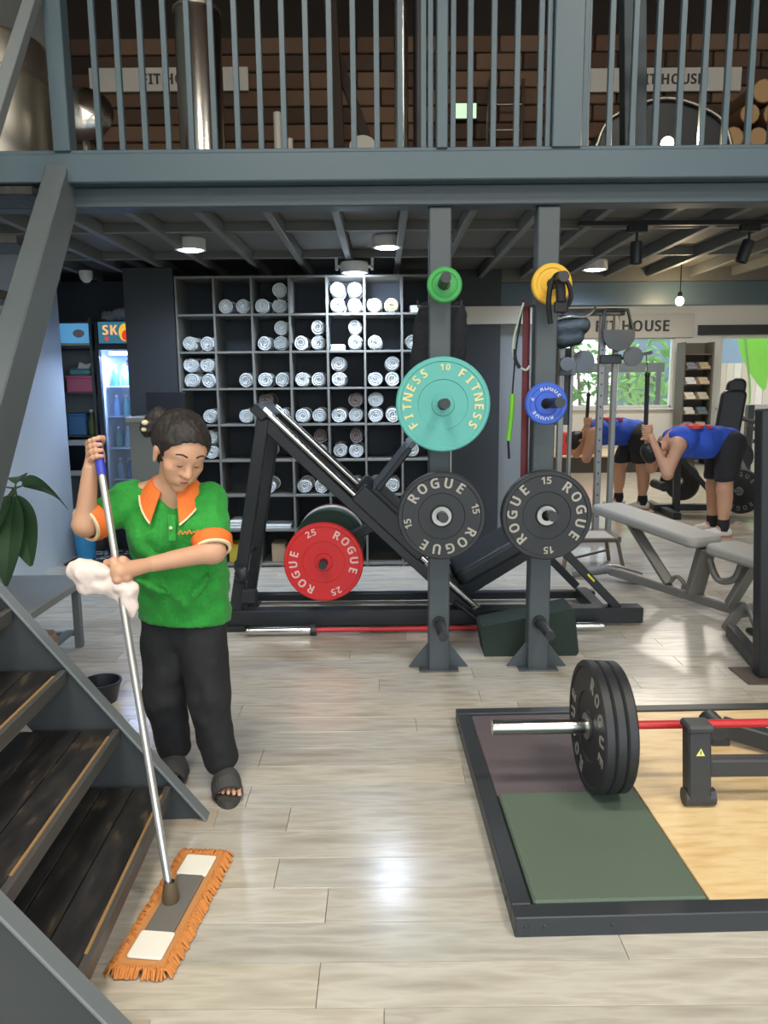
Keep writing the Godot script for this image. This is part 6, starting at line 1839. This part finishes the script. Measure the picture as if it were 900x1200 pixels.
func build_people() -> void:
	var skin := mat("skin_warm", c8(206, 158, 128), 0.5)
	skin.subsurf_scatter_enabled = true
	skin.subsurf_scatter_strength = 0.08
	var hairm := mat("hair_dark", c8(36, 30, 28), 0.62)
	# ------------------------------------------------ the woman with the mop
	var base := Vector3(-0.70, 0, -2.63)
	var t := thing("person", "person in a green polo with orange collar, mopping beside the stairs", "person", base)
	var hipR := Vector3(-0.80, 0.60, -2.68)
	var hipL := Vector3(-0.655, 0.60, -2.67)
	var kneeR := Vector3(-0.805, 0.335, -2.65)
	var kneeL := Vector3(-0.632, 0.35, -2.60)
	var ankR := Vector3(-0.80, 0.075, -2.72)
	var ankL := Vector3(-0.602, 0.085, -2.61)
	var shR := Vector3(-0.862, 1.055, -2.60)
	var shL := Vector3(-0.598, 1.045, -2.58)
	var neck := Vector3(-0.722, 1.085, -2.58)
	var elbR := Vector3(-0.965, 1.00, -2.44)
	var elbL := Vector3(-0.560, 0.905, -2.46)
	var grR := Vector3(-0.895, 1.245, -2.408)
	var pole := (Vector3(-0.889, 1.224, -2.40) - Vector3(-0.602, 0.03, -1.931)).normalized()
	var grL := Vector3(-0.602, 0.03, -1.931) + (Vector3(-0.889, 1.224, -2.40) - Vector3(-0.602, 0.03, -1.931)) * 0.715
	var wrR := Vector3(-0.925, 1.185, -2.415)
	var wrL := Vector3(-0.722, 0.898, -2.31)
	var l := []
	chain(l, [hipR, kneeR, ankR], [0.078, 0.055, 0.038])
	chain(l, [hipL, kneeL, ankL], [0.078, 0.055, 0.038])
	chain(l, [Vector3(-0.727, 0.62, -2.68), Vector3(-0.722, 0.80, -2.64), Vector3(-0.722, 0.98, -2.60)], [0.125, 0.12, 0.125], Vector3(0, 0, 1), 0.72)
	chain(l, [shR, neck, shL], [0.05, 0.06, 0.05])
	chain(l, [shR, elbR, wrR], [0.042, 0.035, 0.024])
	chain(l, [shL, elbL, wrL], [0.042, 0.036, 0.025])
	chain(l, [neck, Vector3(-0.690, 1.15, -2.535)], [0.052, 0.048])
	# feet
	chain(l, [ankR, Vector3(-0.795, 0.045, -2.69), Vector3(-0.785, 0.035, -2.61)], [0.038, 0.034, 0.026])
	chain(l, [ankL, Vector3(-0.590, 0.052, -2.60), Vector3(-0.562, 0.047, -2.53)], [0.036, 0.028, 0.022])
	var toes := []
	for k in 5:
		var f := (k - 2) * 0.0185
		body_capsule(toes, Vector3(-0.562 + f, 0.042, -2.525 - absf(f) * 0.2), Vector3(-0.552 + f * 1.1, 0.036, -2.478 - 0.016 * (4 - k) * 0.3), 0.0085, 0.0075 if k else 0.010)
	var st := net(l, 0.011, 0.03)
	net(toes, 0.004, 0.003, 0.0, 1.0, [], [], st)
	var hc := Vector3(-0.662, 1.222, -2.50)
	var hb := Basis(Vector3.UP, 0.56) * Basis(Vector3.RIGHT, 0.50) * Basis(Vector3(0, 0, 1), -0.14)
	var hs := 1.02
	var hl := head_caps(hc, hb, hs)
	body_capsule(hl, hc + hb * Vector3(0, -0.06, -0.02), Vector3(-0.705, 1.11, -2.56), 0.046, 0.05)
	net(hl, 0.0045, 0.012, 0.0, 1.0, [], [], st)
	var g := []
	grip(g, grR, pole, Vector3(-0.5, 0.1, -0.75), wrR, 0.013, 0.92)
	net(g, 0.0035, 0.006, 0.0, 1.0, [], [], st)
	g = []
	grip(g, grL, pole, Vector3(0.45, 0.1, 0.8), wrL, 0.022, 0.92)
	net(g, 0.0035, 0.006, 0.0, 1.0, [], [], st)
	part("body", st, skin, t)
	face_parts(t, hc, hb, hs, hairm)
	# hair pulled back into a clip
	var hh := []
	body_capsule(hh, hc + hb * Vector3(0, 0.045, -0.030) * hs, hc + hb * Vector3(0, 0.05, 0.004) * hs, 0.090 * hs, 0.084 * hs)
	body_capsule(hh, hc + hb * Vector3(0, 0.0, -0.05) * hs, hc + hb * Vector3(0, -0.03, -0.05) * hs, 0.07 * hs, 0.055 * hs)
	var hair := net(hh, 0.0055, 0.02, 0.004, 42.0, [], [[hc + hb * Vector3(0, -0.06, 0.085) * hs, hc + hb * Vector3(0, 0.004, 0.088) * hs, 0.084 * hs]])
	var bun := []
	body_capsule(bun, hc + hb * Vector3(-0.060, 0.075, -0.090) * hs, hc + hb * Vector3(-0.085, 0.035, -0.085) * hs, 0.034, 0.030)
	net(bun, 0.0055, 0.01, 0.006, 60.0, [], [], hair)
	var hp := part("hair", hair, hairm, t)
	var clip := mb()
	ball(clip, hc + hb * Vector3(-0.110, 0.065, -0.065) * hs, Vector3(0.012, 0.009, 0.009), 10)
	ball(clip, hc + hb * Vector3(-0.108, 0.040, -0.065) * hs, Vector3(0.009, 0.007, 0.007), 10)
	part("hair_clip", clip, mat("clip_cream", c8(214, 200, 166), 0.4), hp)
	# polo shirt
	var green := mat("polo_green", c8(255, 255, 255), 0.85)
	textured(green, noise_tex(41, 0.12, [[0.0, c8(30, 128, 42)], [0.5, c8(38, 146, 50)], [1.0, c8(46, 158, 58)]], 128, 3), Vector3(5, 5, 5))
	green.rim_enabled = true
	green.rim = 0.2
	var s := []
	chain(s, [Vector3(-0.716, 0.645, -2.665), Vector3(-0.714, 0.78, -2.64), Vector3(-0.722, 0.93, -2.59), Vector3(-0.724, 1.00, -2.585)], [0.162, 0.155, 0.148, 0.125], Vector3(0, 0, 1), 0.74)
	chain(s, [Vector3(-0.79, 0.95, -2.55), Vector3(-0.655, 0.95, -2.54)], [0.082, 0.082])
	chain(s, [shR, Vector3(-0.722, 1.050, -2.595), shL], [0.062, 0.060, 0.062])
	chain(s, [shR, shR.lerp(elbR, 0.66)], [0.066, 0.060])
	chain(s, [shL, shL.lerp(elbL, 0.62)], [0.066, 0.062])
	# folds across the belly and under the arms
	for q: Array in [[Vector3(-0.60, 0.93, -2.47), Vector3(-0.72, 0.86, -2.445)], [Vector3(-0.82, 0.95, -2.475), Vector3(-0.74, 0.86, -2.45)], [Vector3(-0.83, 0.80, -2.50), Vector3(-0.70, 0.73, -2.49)], [Vector3(-0.60, 0.80, -2.52), Vector3(-0.68, 0.70, -2.51)]]:
		chain(s, [q[0] + Vector3(0, 0, -0.02), q[1] + Vector3(0, 0, -0.02)], [0.016, 0.010])
	var collar_c := Vector3(-0.708, 1.093, -2.565)
	var shirt := net(s, 0.010, 0.026, 0.014, 13.0, [[Vector3(-0.72, 0.612, -2.6), Vector3(-0.06, -1, 0.08).normalized()]], [[collar_c + Vector3(0, 0.02, 0.01), collar_c + Vector3(0.02, -0.055, 0.10), 0.036]])
	var sh := part("polo_shirt", shirt, green, t)
	var orange := mat("collar_orange", c8(236, 116, 44), 0.8)
	var cream := mat("edge_cream", c8(240, 216, 176), 0.8)
	# collar: a turned-down band with two points
	var col := mb()
	var edge := []
	var prev := []
	var lean := Basis(Vector3.RIGHT, 0.30) * Basis(Vector3(0, 0, 1), -0.06)
	for i in 33:
		var f := (i - 16) / 16.0
		var ph := f * deg_to_rad(158)
		var point := clampf((absf(f) - 0.72) / 0.28, 0, 1)
		var inn := collar_c + lean * Vector3(sin(ph) * 0.062, 0.034 - 0.02 * point, -cos(ph) * 0.056)
		var top := collar_c + lean * Vector3(sin(ph) * 0.072, 0.040 - 0.02 * point, -cos(ph) * 0.066)
		var ow := 0.112 + 0.034 * point
		var o := collar_c + lean * Vector3(sin(ph) * ow * (1.0 - 0.12 * point), -0.008 - 0.050 * point, -cos(ph) * (ow - 0.014) + 0.014 * point)
		if prev:
			for off: float in [0.0, -0.004]:
				var d := Vector3(0, off, 0)
				quad(col, prev[0] + d, inn + d, top + d, prev[1] + d, Vector3.UP if off == 0.0 else Vector3.DOWN)
				quad(col, prev[1] + d, top + d, o + d, prev[2] + d, (top - collar_c) + Vector3.UP * 0.1 if off == 0.0 else -(top - collar_c))
		prev = [inn, top, o]
		edge.append(o)
	var cp := part("collar", col, orange, sh)
	part("collar_edge", tb(edge, 0.0035, 6), cream, cp)
	for q: Array in [[shR, elbR, 0.70], [shL, elbL, 0.66]]:
		var d: Vector3 = (q[1] - q[0]).normalized()
		var c: Vector3 = q[0].lerp(q[1], q[2]) + d * 0.030
		var f := frame(d)
		part("sleeve_cuff", lt([[0.050, 0.02], [0.060, 0.022], [0.066, 0.012], [0.068, -0.012], [0.062, -0.02]], c, Basis(f.y, f.z, f.x), 28), orange, sh)
		part("cuff_edge", lt([[0.050, 0.028], [0.060, 0.028], [0.061, 0.021], [0.050, 0.020]], c, Basis(f.y, f.z, f.x), 28), cream, sh)
	part("button", bl(collar_c + Vector3(0.020, -0.105, 0.128), Vector3(0.006, 0.006, 0.004), 10), cream, sh)
	part("placket", br(collar_c + Vector3(0.018, -0.065, 0.105), collar_c + Vector3(0.022, -0.150, 0.128), 0.026, 0.008, Vector3(0, 0, 1)), green, sh)
	# small orange stitched emblem on the chest: a few loops of thread
	var em := mb()
	var ec := Vector3(-0.636, 0.965, -2.446)
	for k in 5:
		var x := -0.030 + 0.014 * k
		tube(em, arc([ec + Vector3(x, 0.0, -0.002 * k), ec + Vector3(x + 0.006, 0.012 - 0.004 * (k % 2), -0.002 * k), ec + Vector3(x + 0.012, 0.0, -0.002 * k - 0.002)], 4), 0.003, 6)
	part("emblem", em, mat("emblem_orange", c8(206, 136, 60), 0.8), sh)
	# trousers
	var tr := []
	chain(tr, [hipR + Vector3(0.01, 0.03, 0), kneeR, ankR + Vector3(0, 0.03, 0)], [0.090, 0.072, 0.062])
	chain(tr, [hipL + Vector3(-0.01, 0.03, 0), kneeL, ankL + Vector3(0, 0.03, 0)], [0.090, 0.074, 0.064])
	chain(tr, [Vector3(-0.727, 0.66, -2.675), Vector3(-0.727, 0.60, -2.68)], [0.135, 0.130], Vector3(0, 0, 1), 0.76)
	part("trousers", net(tr, 0.011, 0.022, 0.010, 10.0, [[Vector3(0, 0.042, 0), Vector3(0, -1, 0)]]), mat("trousers_black", c8(30, 30, 32), 0.85), t)
	# slides: sole and broad strap
	var slide := mat("slide_grey", c8(66, 64, 62), 0.7)
	for q: Array in [[Vector3(-0.572, 0.0, -2.555), -0.28], [Vector3(-0.790, 0.0, -2.665), -0.10]]:
		var b := Basis(Vector3.UP, -q[1])
		var poly := []
		for k in 24:
			var a := TAU * k / 24.0
			poly.append(Vector2(sin(a) * (0.046 + 0.006 * cos(a)), cos(a) * 0.118))
		var sd := part("slide_sole", sl(poly, 0.026, q[0] + Vector3(0, 0.013, 0), Basis(b * Vector3.RIGHT, b * Vector3(0, 0, 1), b * Vector3.DOWN)), slide, t)
		var strap := mb()
		for k in 12:
			var a0 := PI * k / 12.0
			var a1 := PI * (k + 1) / 12.0
			for w in 2:
				var z0: float = [-0.015, 0.035][w]
				var z1: float = [0.035, 0.075][w]
				var r0: float = [0.086, 0.076][w]
				var r1: float = [0.076, 0.052][w]
				var e0: Vector3 = q[0] + b * Vector3(-cos(a0) * 0.055, 0.012 + sin(a0) * r0, z0)
				var e1: Vector3 = q[0] + b * Vector3(-cos(a1) * 0.055, 0.012 + sin(a1) * r0, z0)
				var e2: Vector3 = q[0] + b * Vector3(-cos(a1) * 0.051, 0.012 + sin(a1) * r1, z1)
				var e3: Vector3 = q[0] + b * Vector3(-cos(a0) * 0.051, 0.012 + sin(a0) * r1, z1)
				var out: Vector3 = b * Vector3(-cos((a0 + a1) / 2), sin((a0 + a1) / 2), 0.15)
				quad(strap, e0, e1, e2, e3, out)
				quad(strap, e0 - out * 0.006, e1 - out * 0.006, e2 - out * 0.006, e3 - out * 0.006, -out)
		part("slide_strap", strap, slide, sd)
	# ------------------------------------------------ the two men bending at the cable machine
	athlete("person in a blue tank top and black shorts bent forward, nearer the grey bench", Vector3(0, 0, 0), false)
	athlete("person in a blue tank top bent forward behind the cable machine's uprights", Vector3(-0.33, 0.0, -1.58), true)

func athlete(label: String, off: Vector3, apart: bool) -> void:
	var skin := mat("skin_tan", c8(200, 152, 122), 0.5)
	var zc := -7.2
	var t := thing("person", label, "person", Vector3(3.15, 0, zc) + off)
	var o := off
	var hip := Vector3(3.20, 0.82, zc) + o
	var leg := 0.10
	var hipN := hip + Vector3(0, 0, leg)
	var hipF := hip - Vector3(0, 0, leg)
	var dx := 0.10 if apart else 0.0
	var kneeN := Vector3(3.165 + dx, 0.45, zc + leg + 0.02) + o
	var kneeF := Vector3(3.165 - dx, 0.45, zc - leg - 0.02) + o
	var ankN := Vector3(3.175 + dx, 0.09, zc + leg + 0.02) + o
	var ankF := Vector3(3.175 - dx, 0.09, zc - leg - 0.02) + o
	var chest := Vector3(2.80, 0.88, zc) + o
	var shN := Vector3(2.70, 0.87, zc + 0.17) + o
	var shF := Vector3(2.70, 0.87, zc - 0.17) + o
	var elbN := Vector3(2.60, 0.60, zc + 0.20) + o
	var elbF := Vector3(2.58, 0.62, zc - 0.18) + o
	var hand := Vector3(2.432, 1.01, zc + 0.045) + o
	var handF := Vector3(2.428, 0.95, zc + 0.045) + o
	if apart:
		hand = Vector3(2.30, 1.01, -8.733)
		handF = Vector3(2.30, 0.985, -8.737)
	var l := []
	chain(l, [hipN, kneeN, ankN], [0.095, 0.066, 0.042])
	chain(l, [hipF, kneeF, ankF], [0.095, 0.066, 0.042])
	body_capsule(l, kneeN + Vector3(0.02, -0.08, 0), kneeN + Vector3(0.018, -0.18, 0), 0.06, 0.052)
	body_capsule(l, kneeF + Vector3(0.02, -0.08, 0), kneeF + Vector3(0.018, -0.18, 0), 0.06, 0.052)
	chain(l, [hip + Vector3(0.02, 0.03, 0), Vector3(3.0, 0.90, zc) + o, chest], [0.13, 0.12, 0.13])
	chain(l, [shN, chest + Vector3(-0.06, 0.02, 0), shF], [0.068, 0.10, 0.068])
	var wn := hand + Vector3(0.035, -0.05, 0.02)
	chain(l, [shN, elbN, wn], [0.062, 0.046, 0.030])
	chain(l, [shF, elbF, handF + Vector3(0.035, -0.05, -0.02)], [0.062, 0.046, 0.030])
	for q: Array in [[ankN, 1], [ankF, 1]]:
		chain(l, [q[0], q[0] + Vector3(-0.06, -0.05, 0), q[0] + Vector3(-0.14, -0.06, 0)], [0.042, 0.036, 0.026])
	var hc := Vector3(2.555, 0.79, zc) + o
	chain(l, [Vector3(2.70, 0.88, zc) + o, hc + Vector3(0.03, 0.03, 0)], [0.062, 0.055])
	var st := net(l, 0.015, 0.035)
	var hb := Basis(Vector3(0, 0, 1), Vector3(-0.75, 0.66, 0).normalized() * -1.0, Vector3.ZERO)
	# the face looks down and ahead, the crown points ahead and down
	var up := Vector3(-0.88, -0.47, 0).normalized()
	var fwd := Vector3(-0.47, -0.88, 0).normalized() * 1.0
	fwd = Vector3(up.y, -up.x, 0)
	if fwd.y > 0: fwd = -fwd
	hb = Basis(up.cross(fwd), up, fwd)
	net(head_caps(hc, hb, 1.0), 0.008, 0.014, 0.0, 1.0, [], [], st)
	for q: Array in [[hand, wn], [handF, handF + Vector3(0.035, -0.05, -0.02)]]:
		var gl := []
		grip(gl, q[0], Vector3(0.03, -0.5, -0.05), Vector3(0.7, -0.1, 0.6 if q[0] == hand else -0.6), q[1], 0.020, 1.0)
		net(gl, 0.006, 0.008, 0.0, 1.0, [], [], st)
	part("body", st, skin, t)
	var hairm := mat("hair_black", c8(30, 27, 26), 0.5)
	var hh := []
	body_capsule(hh, hc + hb * Vector3(0, 0.045, -0.030), hc + hb * Vector3(0, 0.05, 0.004), 0.092, 0.086)
	body_capsule(hh, hc + hb * Vector3(0, 0.0, -0.04), hc + hb * Vector3(0, -0.02, -0.04), 0.072, 0.06)
	part("hair", net(hh, 0.010, 0.02, 0.006, 50.0, [[hc + hb * Vector3(0, 0.055, 0.055), hb * Vector3(0, -0.45, 0.89)]]), hairm, t)
	# tank top
	var blue := mat("tank_blue", c8(44, 82, 190), 0.8)
	var s := []
	chain(s, [hip + Vector3(0.015, 0.045, 0), Vector3(3.02, 0.885, zc) + o, chest + Vector3(0.0, 0.0, 0)], [0.150, 0.150, 0.152])
	chain(s, [Vector3(2.98, 0.88, zc - 0.06) + o, Vector3(2.98, 0.88, zc + 0.06) + o], [0.142, 0.142])
	chain(s, [chest + Vector3(-0.01, 0.03, -0.10), chest + Vector3(-0.01, 0.03, 0.10)], [0.115, 0.115])
	body_capsule(s, Vector3(2.70, 0.93, zc - 0.09) + o, Vector3(2.70, 0.93, zc + 0.09) + o, 0.055, 0.055)
	var top := part("tank_top", net(s, 0.014, 0.035, 0.010, 9.0, [], [[shN + Vector3(0, -0.02, 0.03), shN + Vector3(0.03, -0.05, 0.10), 0.075], [shF + Vector3(0, -0.02, -0.03), shF + Vector3(0.03, -0.05, -0.10), 0.075]]), blue, t)
	var num := mb()
	letters(num, "93", 0.22, Transform3D(Basis(Vector3(0, 0, -1), Vector3(-1, 0, 0), Vector3(0, 1, 0)), Vector3(2.91, 1.026, zc) + o), 0.03)
	part("number_print", num, mat("print_red", c8(214, 66, 56), 0.7), top)
	# shorts
	var bl2 := mat("shorts_black", c8(38, 38, 42), 0.85)
	var p := []
	chain(p, [hipN, hipN.lerp(kneeN, 0.68)], [0.122, 0.108])
	chain(p, [hipF, hipF.lerp(kneeF, 0.68)], [0.122, 0.108])
	chain(p, [hip + Vector3(0.03, 0.03, -0.05), hip + Vector3(0.03, 0.03, 0.05)], [0.140, 0.140])
	part("shorts", net(p, 0.015, 0.03, 0.008, 9.0, [[Vector3(hip.x, 0.53, 0), Vector3(0.12, -1, 0).normalized()], [hip + Vector3(-0.10, 0.04, 0), Vector3(-1, 0.30, 0).normalized()]]), bl2, t)
	var sock := mat("sock_black", c8(34, 34, 38), 0.85)
	var shoe := mat("shoe_white", c8(222, 216, 208), 0.6)
	for q: Vector3 in [ankN, ankF]:
		part("sock", tb([q + Vector3(0, 0.075, 0), q + Vector3(0.002, 0.03, 0), q + Vector3(-0.005, -0.035, 0)], [0.052, 0.056, 0.056], 14), sock, t)
		var sc := []
		chain(sc, [q + Vector3(0.035, -0.045, 0), q + Vector3(-0.05, -0.048, 0), q + Vector3(-0.15, -0.055, 0)], [0.048, 0.045, 0.036])
		var sb := part("shoe", net(sc, 0.009, 0.015, 0.0, 1.0, [[Vector3(0, 0.012, 0), Vector3(0, -1, 0)]]), shoe, t)
		part("sole", sp(q + Vector3(-0.185, -0.09, -0.045), q + Vector3(0.08, -0.072, 0.045), 0.012), mat("sole_tan", c8(190, 130, 100), 0.7), sb)

# ---------------------------------------------------------------- mop and cloth
func build_mop() -> void:
	var foot := Vector3(-0.602, 0.045, -1.931)
	var top := Vector3(-0.889, 1.224, -2.40)
	var d := (top - foot).normalized()
	var t := thing("flat_mop", "flat mop with a steel pole, blue grip and orange fringed head", "mop", Vector3(-0.60, 0, -1.93))
	part("pole", tb([foot + d * 0.03, top - d * 0.03], 0.0115, 14), mat("pole_steel", c8(206, 204, 200), 0.28, 0.8), t)
	part("grip", tb([top - d * 0.062, top + d * 0.060], 0.0145, 14), mat("grip_blue", c8(48, 62, 176), 0.45), t)
	part("joint", lt([[0.0, 0.0], [0.022, 0.0], [0.024, 0.015], [0.018, 0.05], [0.013, 0.06]], Vector3(-0.602, 0.028, -1.931), Basis.IDENTITY, 16), mat("joint_olive", c8(92, 78, 56), 0.6), t)
	# head: corners on the floor
	var c := Vector3(-0.588, 0, -1.930)
	var ax := (Vector3(-0.559, 0, -2.176) - Vector3(-0.615, 0, -1.682)).normalized()
	var wd := Vector3(-ax.z, 0, ax.x)
	if wd.x < 0: wd = -wd
	var bs := Basis(wd, ax, wd.cross(ax))
	if bs.z.y < 0: bs = Basis(-wd, ax, (-wd).cross(ax))
	part("backing", pd(0.135, 0.475, 0.012, c + Vector3(0, 0.014, 0), bs, 0.01, 0.004), mat("mop_backing", c8(196, 138, 82), 0.9), t)
	part("frame_plate", pd(0.080, 0.24, 0.008, c + Vector3(0, 0.0245, 0) , bs, 0.01, 0.003), mat("mop_plate_grey", c8(112, 108, 102), 0.6), t)
	for q: float in [-1.0, 1.0]:
		part("pocket", pd(0.092, 0.095, 0.008, c + ax * q * 0.166 + Vector3(0, 0.025, 0), bs, 0.006, 0.003), mat("mop_pocket_white", c8(238, 232, 218), 0.85), t)
	var fr := mb()
	rng.seed = 99
	for k in 620:
		var f := rng.randf()
		var p: Vector3
		var out: Vector3
		var r := rng.randf()
		if r < 0.39:
			p = c + ax * (f - 0.5) * 0.48 + wd * 0.058
			out = wd
		elif r < 0.78:
			p = c + ax * (f - 0.5) * 0.48 - wd * 0.058
			out = -wd
		elif r < 0.89:
			p = c + ax * 0.232 + wd * (f - 0.5) * 0.13
			out = ax
		else:
			p = c - ax * 0.232 + wd * (f - 0.5) * 0.13
			out = -ax
		out = (out + Vector3(rng.randfn() * 0.35, 0, rng.randfn() * 0.35)).normalized()
		var len := rng.randf_range(0.018, 0.032)
		tube(fr, [p + Vector3(0, 0.018, 0), p + out * len * 0.55 + Vector3(0, 0.020 + rng.randf() * 0.006, 0), p + out * len + Vector3(0, 0.004, 0)], 0.0038, 4, false)
	var fp := part("fringe", fr, mat("mop_fringe", c8(204, 132, 68), 0.95), t)
	fp.set_meta("kind", "stuff")
	# white cloth in her hand
	var w := []
	var a := Vector3(-0.602, 0.03, -1.931) + (top - Vector3(-0.602, 0.03, -1.931)) * 0.715
	body_capsule(w, a + Vector3(-0.035, 0.0, 0.015), a + Vector3(-0.10, 0.005, 0.02), 0.035, 0.042)
	body_capsule(w, a + Vector3(0.0, -0.035, 0.02), a + Vector3(-0.09, -0.03, 0.02), 0.030, 0.036)
	body_capsule(w, a + Vector3(0.045, -0.045, 0.02), a + Vector3(0.015, -0.03, 0.03), 0.026, 0.030)
	body_capsule(w, a + Vector3(0.03, -0.06, 0.025), a + Vector3(0.045, -0.125, 0.025), 0.026, 0.014)
	body_capsule(w, a + Vector3(-0.01, -0.055, 0.02), a + Vector3(0.03, -0.10, 0.02), 0.024, 0.014)
	org = a
	t = thing("cleaning_cloth", "crumpled white cloth held against the mop pole", "cloth", a)
	part("fabric", net(w, 0.005, 0.010, 0.012, 14.0), mat("cloth_cream", c8(232, 214, 204), 0.95), t)
